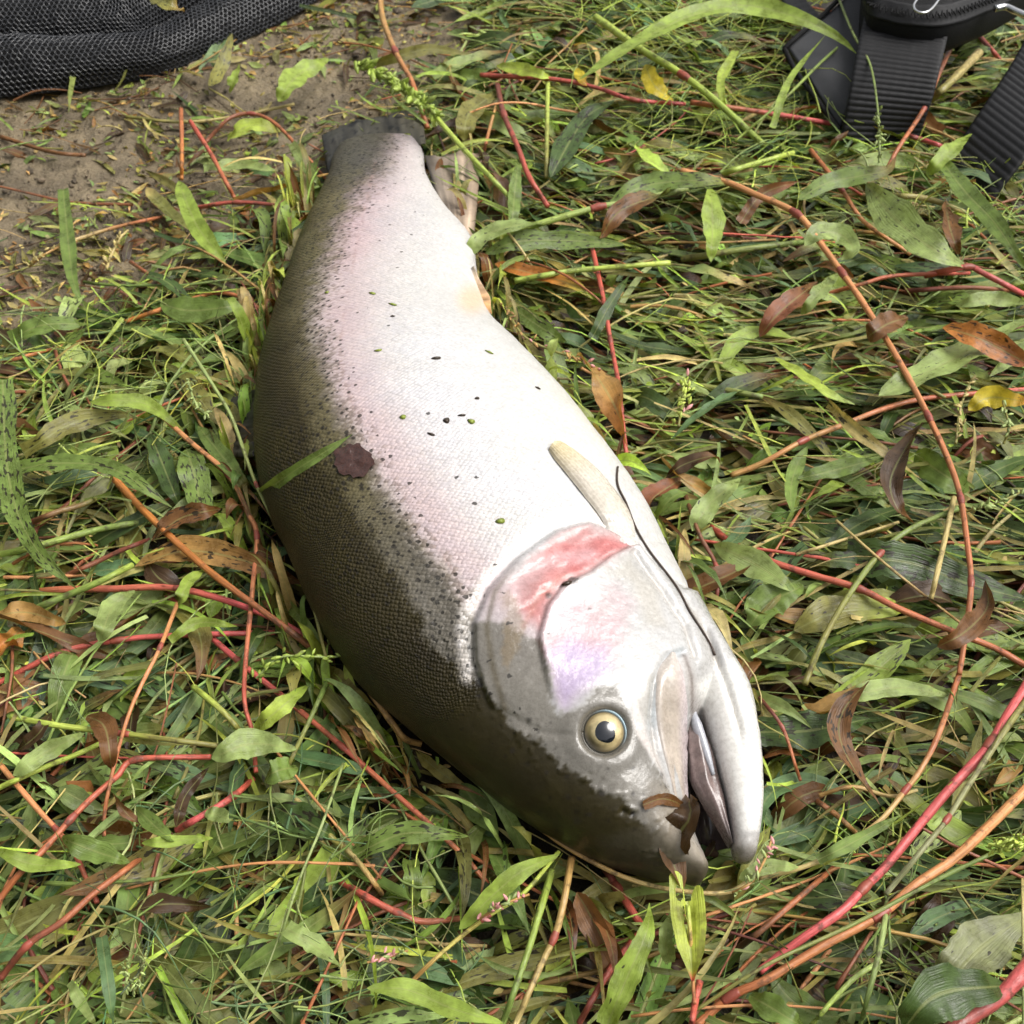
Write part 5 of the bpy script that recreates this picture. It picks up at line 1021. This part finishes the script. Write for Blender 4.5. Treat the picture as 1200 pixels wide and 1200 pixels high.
# seed heads: a stalk with grains
def seed_head(p, r, colr, z, label, n=60, glen=7, spread=6, gcol='lime', pinkf=0.):
    p = pts(p); P = world_line(p, 30, z, (.3, .3)); mp = pxm(P[15]); V, F = tube(P, r * mp, 6); C = np.tile(PAL[colr], (len(V), 1))
    o = link('seed_head', mesh('seed_stalk', V, F, {'col': C * ALB, 'luv': np.zeros((len(V), 3))}), M_STEM, None, label, 'seed head', 'seed heads lying in the weeds')
    t = rng.uniform(0, 1, n); ii = (t * 29).astype(int); T_ = norm(np.gradient(P, axis=0))[ii]
    dr = norm(T_ * .9 + rng.normal(0, .6, (n, 3)) + [0, 0, .2]); b0 = P[ii] + rng.normal(0, 1, (n, 3)) * spread * .25 * mp
    L_ = glen * mp * rng.uniform(.7, 1.3, n); k = 6; s = np.linspace(0, 1, k)
    Pg = b0[:, None] + dr[:, None] * (s[None] * L_[:, None])[..., None] + np.array([0, 0, .001])
    prof = np.sin(np.pi * np.clip(s, .06, .95)) ** .7
    A_ = norm(np.cross(dr, [0.1, 0.2, 1])); B_ = np.cross(dr, A_); th = np.linspace(0, 2 * np.pi, 6, endpoint=False)
    rad = L_[:, None] * .21 * prof[None]
    Vg = Pg[:, :, None] + (A_[:, None, None] * np.cos(th)[None, None, :, None] + B_[:, None, None] * np.sin(th)[None, None, :, None]) * rad[..., None, None]
    Fg = (gridfaces(k, 6, True)[None] + (np.arange(n) * k * 6)[:, None, None]).reshape(-1, 4)
    c = PAL[gcol] * np.exp(rng.normal(0, .2, (n, 1))); c[rng.random(n) < pinkf] = lin((226, 160, 160))
    Cg = np.repeat(c, k * 6, 0)
    link('grains', mesh('grains', Vg.reshape(-1, 3), Fg, {'col': Cg * ALB, 'luv': np.zeros((len(Cg), 3))}), M_STEM, o, kind='stuff')
SH = [('420,74 445,88 475,108 512,136', 3, 'bright', .056, 'bright green plump seed head drooping over the tail', 90, 13, 9, 'bright', 0),
      ('35,312 50,300 68,290 90,283', 1.5, 'tan', .020, 'tan seed head lying on the mud', 30, 6, 6, 'straw', 0),
      ('125,315 130,300 140,280 150,270', 1.5, 'straw', .022, 'short yellow seed head curled on the mud', 22, 6, 5, 'straw', 0),
      ('592,360 612,392 640,408 680,422 705,436', 1.6, 'olive', .046, "string of tan seeds above the tan leaf by the belly", 34, 7, 7, 'tan', .2),
      ('1205,985 1185,988 1164,997', 2, 'lime', .062, 'fuzzy lime seed spike at the picture edge', 60, 9, 16, 'lime', 0),
      ('1120,520 1125,480 1136,450 1143,440', 1.4, 'olive', .048, 'yellow seed string by the yellow leaf', 24, 7, 6, 'straw', 0),
      ('1130,600 1160,592 1190,580 1205,570', 1.4, 'olive', .050, 'green seed string beyond the flat pale straw', 26, 9, 8, 'light', 0),
      ('1175,470 1182,500 1176,520', 1.4, 'olive', .052, 'small hanging seed cluster below the yellow leaf', 18, 8, 7, 'light', 0),
      ('858,1046 880,1034 895,1010 904,985', 1.6, 'tan', .050, 'pinkish bud string at the tip of the lower jaw', 26, 9, 8, 'light', .3),
      ('560,1078 590,1060 620,1048', 1.6, 'tan', .054, 'pink-budded sprig along the tan-green twig', 22, 9, 7, 'light', .6),
      ('430,1128 455,1122 478,1114', 1.4, 'tan', .046, 'pale pink bud sprig in the lower weeds', 20, 8, 7, 'light', .7),
      ('146,1128 152,1150 158,1165', 1.4, 'olive', .046, 'drooping green seed spike in the lower weeds', 30, 7, 7, 'light', 0),
      ('172,1114 165,1140 162,1158', 1.4, 'olive', .046, 'second drooping green spike beside its twin', 30, 7, 7, 'light', 0),
      ('1028,135 1031,160 1030,190', 1.2, 'light', .070, 'wispy seed cluster at the foot of the webbing', 26, 8, 10, 'light', 0),
      ('795,500 800,470 808,445', 1.5, 'olive', .048, 'pale bud cluster beyond the tan leaf', 34, 9, 14, 'lime', .1),
      ('220,445 228,470 245,490', 1.3, 'light', .064, "thin green seed spray beside the fish's back", 26, 7, 7, 'light', 0),
      ('300,795 330,770 390,770 412,762', 1.3, 'light', .058, 'feathery green sprig touching the dark shoulder of the fish', 28, 10, 9, 'bright', 0)]
for a_ in SH: seed_head(*a_)
# fine green grass sprays beside the pack and in the lower weeds
def spray(region, n, L, cols, z, R=(.0004, .0009)):
    c = at(np.array(region)[:, 0], np.array(region)[:, 1], 0)[:, :2]; lo, hi = c.min(0), c.max(0); xy = rng.uniform(lo, hi, (n * 3, 2)); xy = xy[poly_in(xy, c) > 0][:n]
    P = curves(xy, rng.uniform(*L, len(xy)), rng.normal(.6, 1.1, len(xy)), 8, rng.uniform(*z, len(xy)), rng.normal(0, .01, len(xy)), rng.normal(0, .02, len(xy)), rng.normal(0, 1, len(xy)), .1)
    P = P[off_fish(P)]; return stems(P, rng.uniform(*R, len(P)), pick(len(P), cols, .2), 5, .3)
def edge_blades(n):                                        # blades the fish pushes up along its rim
    i = rng.integers(25, 250, n); sd_ = np.where(rng.random(n) < .68, -1., 1.); tg_ = norm(np.gradient(fC, axis=0))[i] * np.where(rng.random(n) < .5, 1, -1)[:, None]
    e_ = norm(fE)[i] * sd_[:, None]; p0 = fC[i] + fE[i] * sd_[:, None] * 1.02 + e_ * rng.uniform(.004, .02, n)[:, None]; p0[:, 2] = 0
    s_ = np.linspace(0, 1, 10)[None, :, None]; L_ = rng.uniform(.03, .085, n)[:, None, None]
    P_ = p0[:, None] + tg_[:, None] * s_ * L_ * .8 + e_[:, None] * (rng.normal(.0, .012, n)[:, None, None] * s_ ** 2)
    P_[..., 2] = .008 + (rng.uniform(.012, .045, n)[:, None] * np.sin(s_[..., 0] * 2.1))
    ok = ~under_fish(P_[..., :2].reshape(-1, 2), .002).reshape(n, -1).any(1); P_ = P_[ok]; n = len(P_)
    return blades(P_, np.where(rng.random(n) < .65, rng.uniform(.0008, .002, n), rng.uniform(.003, .006, n)), facing(n, .6), pick(n, ['green', 'light', 'lime', 'olive', 'straw', 'brown', 'bright']), np.where(rng.random(n) < .3, .8, .1), None, 'blade', rng.uniform(.1, .5, n), rng.normal(0, .6, n))
mass('rim_grass', [edge_blades(330)], 'grass blades pushed up along the rim of the fish', M_LEAF)
mass('fine_grass', [spray([(640, -40), (930, -40), (990, 160), (900, 260), (700, 200)], 420, (.05, .13), ['lime', 'bright', 'light', 'lime'], (.012, .045)),
                    spray([(950, 180), (1250, 220), (1250, 330), (960, 330)], 160, (.04, .1), ['lime', 'light', 'green'], (.012, .04)),
                    spray([(100, 960), (430, 900), (640, 1230), (100, 1230)], 170, (.03, .10), ['green', 'light', 'blue', 'green'], (.012, .04)),
                    spray([(860, 900), (1250, 860), (1250, 1250), (860, 1230)], 160, (.03, .09), ['green', 'light', 'lime', 'olive'], (.012, .036)),
                    spray([(-50, 400), (270, 360), (300, 560), (-50, 640)], 160, (.03, .10), ['green', 'light', 'lime'], (.012, .036))],
     'wispy fine green grass standing among the weeds', M_STEM)

# more leaves and stems that lie on top, each one by itself
MARK = [('the fish eye', 708, 858), ("the fish's mouth", 850, 960), ("the fish's throat", 800, 700), ("the fish's belly", 640, 430), ("the fish's tail", 450, 160), ("the fish's dark shoulder", 420, 780), ("the dorsal fin", 280, 490), ("the anal fin", 560, 230),
        ('the black net', 150, 80), ('the wide webbing strap', 1040, 100), ('the narrow webbing strap', 1150, 180), ('the grey flap', 950, 90), ('the tan dry leaf', 708, 470), ('the thickest pink stem', 1080, 960), ('the yellow lobed leaf', 805, 1090),
        ('the pale oval leaf', 290, 880), ('the boldly flecked leaf', 230, 570), ('the crimson stem', 150, 750), ('the rust stem', 110, 940), ('the orange-brown dry leaf', 1150, 400), ('the twisted brown blade', 990, 850), ('the looped leaf', 970, 280), ('the bare mud', 170, 240), ('the widest dark blade', 1090, 675),
        ('the lower picture corner by the red stem', 60, 1130), ('the thick blurred stem', 1170, 1150), ('the bright broad blade', 740, 1130), ('the curving red stem', 470, 1065), ('the hanging green leaf', 833, 262), ('the yellow-green slanting stalk', 780, 80), ('the long arched stem', 1110, 540), ('the olive bending stalk', 1010, 680)]
used = set()
def where(c, fishdir):
    d = [math.hypot(c[0] - m[1], c[1] - m[2]) for m in MARK]; i = int(np.argmin(d)); m = MARK[i]; dx, dy = c[0] - m[1], c[1] - m[2]
    if d[i] < 34: return 'beside ' + m[0]
    if abs(dy) > abs(dx): return ('just beyond ' if dy < 0 else 'just in front of ') + m[0]
    return ('fish side of ' if (m[1] - 520) * dx < 0 else 'outward of ') + m[0]
SZ = lambda L: 'tiny' if L < .03 else 'short' if L < .055 else 'long' if L > .085 else 'medium'
CN = dict(green='mid-green', dark='dark green', light='pale green', olive='olive', bright='bright green', blue='bluish green', brown='brown', tan='tan', straw='straw-coloured', darkbrown='dark brown', red='red', rust='rust-coloured', maroon='maroon', peach='peach-coloured', redbrown='reddish brown', lime='lime')
def loose(kind, want):
    got = 0; tries = 0
    while got < want and tries < 30:
        tries += 1; n = 400; xy = sample(n, dens)
        if kind == 'leaf': L = rng.uniform(.035, .10, n); bend = rng.normal(0, .8, n)
        else: L = rng.uniform(.06, .17, n); bend = rng.normal(0, .35, n)
        P = curves(xy, L, heading(xy), 14, rng.uniform(.021, .031, n), rng.normal(.002, .006, n), rng.normal(0, .010, n), bend)
        ok = off_fish(P); q = proj(P[:, 7]); ok &= (q[:, 0] > 12) & (q[:, 0] < 1188) & (q[:, 1] > 12) & (q[:, 1] < 1188)
        for i in np.where(ok)[0]:
            if got >= want: break
            if kind == 'leaf':
                cn = rng.choice(['green', 'light', 'dark', 'bright', 'olive', 'blue', 'brown', 'tan', 'darkbrown'], p=[.22, .16, .14, .1, .12, .08, .08, .04, .06]); spot = .9 if rng.random() < .45 and cn not in ('brown', 'tan', 'darkbrown') else .1
                dead = cn in ('brown', 'tan', 'darkbrown'); W_ = rng.uniform(.004, .0085)
                lb = ' '.join([SZ(L[i]), CN[cn]] + (['dead'] if dead else []) + (['black-flecked'] if spot > .5 else []) + (['bent'] if abs(bend[i]) > .9 else []) + ['leaf', where(q[i], 0)])
            else:
                cn = rng.choice(['rust', 'red', 'peach', 'olive', 'green', 'straw', 'maroon', 'redbrown', 'tan']); W_ = rng.uniform(.0007, .0013)
                lb = ' '.join([SZ(L[i] * .6), 'thin' if W_ < .0013 else 'stout', CN[cn], 'stem', where(q[i], 0)])
            if lb in used or len(lb.replace('-', ' ').split()) > 15: continue
            if min(math.hypot(q[i, 0] - 850, q[i, 1] - 1010) / 60, math.hypot(q[i, 0] - 440, q[i, 1] - 150) / 80, math.hypot(q[i, 0] - 540, q[i, 1] - 230) / 50) < 1: continue
            used.add(lb); got += 1; col_ = PAL[cn] * np.exp(rng.normal(0, .15)) 
            if kind == 'leaf':
                tc_ = PAL['brown' if rng.random() < .4 else 'olive'] if (not dead and rng.random() < .4) else col_
                V_, F_, A_ = blades(P[i:i + 1], np.array([W_]), facing(1, .4), col_[None], np.array([spot]), tc_[None], 'leaf' if rng.random() < .7 else 'blade', .6 if dead else rng.uniform(.05, .4), np.array([rng.normal(0, 1. if dead else .4)]))
                link('dead_leaf' if dead else 'leaf', mesh('leaf', V_, F_, A_), M_LEAF, None, lb, 'leaf', 'loose leaves lying on the flattened weeds')
            else:
                V_, F_ = tube(P[i], W_ * (1 + .12 * np.sin(np.arange(14) * 1.7)) * np.linspace(1, .7, 14), 8); nz = fbm(V_ * 60, 3, 4)[:, None]
                link('weed_stem', mesh('stem', V_, F_, {'col': np.clip(col_ * (1 + .3 * nz), 0, 1) * ALB, 'luv': np.c_[np.repeat(np.linspace(0, .1, 16), 8), np.tile(np.arange(8) * .7, 16), np.full(len(V_), W_ * 900)]}), M_STEM, None, lb, 'stem', 'loose stems lying on the flattened weeds')
loose('leaf', 190); loose('stem', 70)

# ---------------------------------------------------------------- landing net: knotless mesh lying in rolled folds
def net():
    low = np.array([(-90, 124), (0, 114), (60, 108), (120, 100), (190, 88), (240, 68), (300, 40), (360, 8), (420, -40), (480, -90)], float)
    lw = spline(at(low[:, 0], low[:, 1], .001), 300); tg = norm(np.gradient(lw, axis=0)); tg = np.stack([np.convolve(np.pad(tg[:, k], 20, 'edge'), np.ones(41) / 41, 'valid') for k in range(3)], 1); tg = norm(tg)
    out = norm(np.cross([0, 0, 1.], tg)); Ls = np.r_[0, np.cumsum(np.linalg.norm(np.diff(lw, axis=0), axis=1))]
    folds = [(0, 0), (.004, .018), (.018, .034), (.036, .036), (.050, .018), (.058, .016), (.068, .040), (.088, .056), (.108, .050), (.122, .024), (.132, .026), (.146, .052), (.168, .064), (.190, .050), (.205, .03), (.24, .05), (.29, .04)]
    fp = spline(np.array(folds), 400); vs = np.r_[0, np.cumsum(np.linalg.norm(np.diff(fp, axis=0), axis=1))]
    def S_(u, v):
        i = np.clip(u, 0, Ls[-1]); w_ = 1 + .12 * np.sin(u * 13 + v * 20)
        b = np.stack([np.interp(i, Ls, lw[:, k]) for k in range(3)], -1); oo = np.stack([np.interp(i, Ls, out[:, k]) for k in range(3)], -1)
        x = np.interp(v, vs, fp[:, 0]); zz = np.interp(v, vs, fp[:, 1])
        zz = zz * (w_ + .10 * fbm(np.stack([u * 22, v * 22], -1), 3, 9)) + .002 * fbm(np.stack([u * 80, v * 80], -1), 2, 12)
        return b + oo * (x * (1 + .06 * np.sin(u * 9)) + .006 * np.sin(u * 17 + 1) * smooth(0, .03, v))[..., None] + np.array([0, 0, 1.]) * np.maximum(zz, .0005)[..., None]
    return S_, Ls[-1], vs[-1]
S_, LU, LV = net()
nroot = empty('landing_net', Vector(at(np.array(150.), np.array(60.), 0.)), 'black mesh landing net lying rolled in folds on the mud', 'fishing net')
g = 140; uu_, vv_ = np.meshgrid(np.linspace(0, LU, g), np.linspace(0, LV, 160), indexing='ij')
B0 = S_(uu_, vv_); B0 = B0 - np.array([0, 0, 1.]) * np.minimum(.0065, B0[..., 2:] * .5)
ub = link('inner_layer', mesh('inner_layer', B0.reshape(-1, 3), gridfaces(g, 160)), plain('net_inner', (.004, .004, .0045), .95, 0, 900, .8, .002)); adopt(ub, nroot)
cw, ch = .0056, .0085                                     # hexagonal cells
nu_, nv_ = int(LU / cw), int(LV / (ch * .5)); segs = []
for j in range(nv_):
    i = np.arange(nu_); o_ = .5 * (j % 2); u0 = (i + o_) * cw; v0 = np.full(nu_, j * ch * .5)
    a = np.stack([u0, v0], 1); segs.append(np.stack([a, a + [0, ch * .22]], 1))
    t_ = a + [0, ch * .22]
    segs.append(np.stack([t_, np.stack([u0 + cw / 2, v0 + ch * .5], 1)], 1)); segs.append(np.stack([t_, np.stack([u0 - cw / 2, v0 + ch * .5], 1)], 1))
sg = np.concatenate(segs); sg[..., 0] = np.clip(sg[..., 0], 0, LU); sg[..., 1] = np.clip(sg[..., 1], 0, LV)
Pn = S_(sg[..., 0], sg[..., 1]) + rng.normal(0, .00012, (len(sg), 2, 3))
px_ = proj(Pn[:, 0]); ok = (px_[:, 0] > -120) & (px_[:, 1] > -160) & (px_[:, 0] < 520); Pn = Pn[ok]
V_, F_, _a = stems(Pn, np.full(len(Pn), .00078), np.zeros((len(Pn), 3)), 4, 1.)
m_net = plain('net_thread', (.034, .035, .038), .22, 0, 1500, .4, .0003, .3)
adopt(link('netting', mesh('netting', V_, F_), m_net, kind='stuff'), nroot)
for vv0, r0 in ((.080, .0016), (.165, .0014)):
    u_ = np.linspace(0, LU, 160); q = S_(u_, np.full(160, vv0) + .004 * np.sin(u_ * 20)) + np.array([0, 0, .0012]); V_, F_ = tube(q, r0, 8)
    adopt(link('seam_cord', mesh('seam_cord', V_, F_), m_net), nroot)
leaf('dead_leaf', '180,-6 195,4 208,10 216,14', 22, 'olive>tan', .5, .075, 'brown curled leaf lying on the black net', roll=.8, fold=.5)

# ---------------------------------------------------------------- fishing pack with webbing straps
M_WEB = plain('black_webbing', (.012, .012, .013), .6, 0, 1400, .5, .0004, 0, .25, .3); M_PACK = plain('pack_cloth', (.0085, .0085, .009), .75, 0, 1100, .8, .0008, 0, .25, .25); M_GREY = plain('grey_flap', (.034, .035, .039), .6, 0, 900, .35, .0004); M_STEEL = plain('steel', (.62, .62, .62), .22, 1., 300, .1, .0002, 0, .1)
pk = empty('fishing_pack', Vector(at(np.array(1060.), np.array(60.), 0.)), 'black fishing pack with ribbed webbing straps and grey flap on the grass', 'bag')
def pk_part(name, m, mat, parent=None):
    o = link(name, m, mat)
    if parent is None: adopt(o, pk)
    else: o.parent = parent
    return o
def sheet(name, A, Bq, thick, mat, ribs=0, rib_h=.0006, nu=60, nw=14, sag=None, parent=None, kind=None):
    """A, Bq: the two long edges as world polylines; a thick strap between them, its cross ribs modelled"""
    n = nu if not ribs else ribs * 6 + 1
    A = spline(A, n); Bq = spline(Bq, n); w_ = np.linspace(0, 1, nw)[None, :, None]; G_ = A[:, None] * (1 - w_) + Bq[:, None] * w_
    nr = norm(np.cross(np.gradient(G_, axis=0), np.gradient(G_, axis=1))); nr *= np.where(nr[..., 2:3] < 0, -1, 1)
    h = np.zeros((n, nw))
    if ribs: h = rib_h * (np.abs(np.cos(np.arange(n) / 6 * math.pi))[:, None]) * (1 + .25 * np.cos(np.arange(nw) * 2.2))[None]
    if sag is not None: h = h + sag * np.sin(np.pi * np.linspace(0, 1, nw))[None]
    edge = np.minimum(1, np.minimum(np.arange(nw), np.arange(nw)[::-1]) / 1.)[None]; top = G_ + nr * (h * edge + .0002)[..., None]; bot = G_ - nr * thick
    V_ = np.concatenate([top.reshape(-1, 3), bot.reshape(-1, 3)]); F_ = np.vstack([gridfaces(n, nw), gridfaces(n, nw)[:, ::-1] + n * nw])
    ring = np.array(list(range(nw)) + [i * nw + nw - 1 for i in range(1, n)] + [(n - 1) * nw + j for j in range(nw - 2, -1, -1)] + [i * nw for i in range(n - 2, 0, -1)])
    F_ = np.vstack([F_, np.stack([ring, ring + n * nw, np.roll(ring, -1) + n * nw, np.roll(ring, -1)], 1)])
    o = pk_part(name, mesh(name, V_, F_), mat, parent)
    return o
W = lambda L, zz: at(np.array(L, float)[:, 0], np.array(L, float)[:, 1], np.array(zz, float))
sheet('webbing_strap', W([(1013, 18), (1004, 60), (995, 110), (985, 165)], [.085, .075, .055, .022]), W([(1112, 36), (1103, 75), (1092, 118), (1075, 165)], [.085, .075, .055, .022]), .0018, M_WEB, 24, .0010, nw=24)
sheet('webbing_strap', W([(1215, 20), (1185, 75), (1150, 128), (1108, 190)], [.075, .065, .050, .020]), W([(1290, 70), (1245, 130), (1205, 180), (1162, 236)], [.075, .065, .050, .020]), .0018, M_WEB, 26, .0010, nw=24)
fl = sheet('grey_flap', W([(1000, -10), (968, 18), (945, 36), (922, 54)], [.065, .063, .060, .056]), W([(1030, 30), (1010, 85), (995, 125), (984, 150)], [.070, .055, .040, .026]), .003, M_GREY, 0, nu=40, nw=20, sag=.003)
for p_ in ([(996, -14), (966, 16), (943, 35), (919, 57)], [(919, 57), (934, 86), (958, 118), (983, 153)]):
    zz_ = [.067, .065, .062, .058] if p_[0][0] > 950 else [.058, .048, .038, .027]
    V_, F_ = tube(spline(W(p_, zz_), 40), .0024, 8); o = link('binding', mesh('binding', V_, F_), M_PACK); adopt(o, pk)
sheet('side_strap', W([(905, -20), (920, 5), (935, 22), (950, 38)], [.045, .045, .048, .05]), W([(935, -20), (945, 0), (957, 14), (968, 26)], [.047, .047, .05, .052]), .002, M_WEB, 8, .0006, nw=12)
# padded body with the zip
bx = np.array([(1008, -12), (1014, 20), (1040, 31), (1080, 37), (1112, 35), (1145, 24), (1180, 8), (1215, -12)], float); e0 = spline(W(bx, [.062, .086, .089, .090, .090, .088, .084, .08]), 60)
rows = []
for f in np.linspace(0, 1, 26):
    a_ = f * math.pi * .62
    rows.append(e0 + np.array([0, .085, 0]) * (1 - math.cos(a_)) + np.array([0, 0, .028]) * math.sin(a_) + np.array([0, 0, .0012]) * fbm(np.c_[np.arange(60) * .35, np.full(60, f * 9)], 3, 2)[:, None])
G = np.stack(rows); under = e0 + np.array([0, .012, -.030]); G = np.concatenate([under[None], (under * .4 + e0 * .6 + [0, -.004, -.006])[None], G])
pk_part('body', mesh('pack_body', G.reshape(-1, 3), gridfaces(28, 60)), M_PACK)
zl = G[7] + np.array([0, -.001, .0012]); V_, F_ = [], []
sheet('zip_tape', G[4] + [0, -.0016, .0004], G[10] + [0, -.0016, .0010], .0008, M_WEB, 0, nu=120, nw=10)
tz = spline(zl, 130); tt = norm(np.gradient(tz, axis=0)); cr = norm(np.cross(tt, [0, -.6, .8]))
sgm = np.stack([tz + cr * .0012 * np.where(np.arange(130) % 2, 1, -1)[:, None] - tt * .0004, tz - cr * .0030 * np.where(np.arange(130) % 2, 1, -1)[:, None] + tt * .0010], 1) + np.array([0, -.0012, .0016])
V_, F_, _a = stems(sgm, np.full(130, .0008), np.zeros((130, 3)), 6, 1.)
o = link('zip_teeth', mesh('zip_teeth', V_, F_), M_PACK, kind='stuff'); adopt(o, pk)
ringp = [(1092, -14), (1078, -4), (1071, 6), (1074, 13), (1083, 15), (1092, 10), (1101, -2), (1106, -14)]
V_, F_ = tube(spline(W(ringp, [.124] * 8), 60), .0011, 10); o = link('zip_pull', mesh('zip_pull', V_, F_), M_STEEL); adopt(o, pk)
V_, F_ = tube(spline(W([(1166, 10), (1178, 8), (1190, 13), (1206, 20)], [.098] * 4), 20), .0030, 12); o = link('buckle', mesh('buckle', V_, F_), M_STEEL); adopt(o, pk)
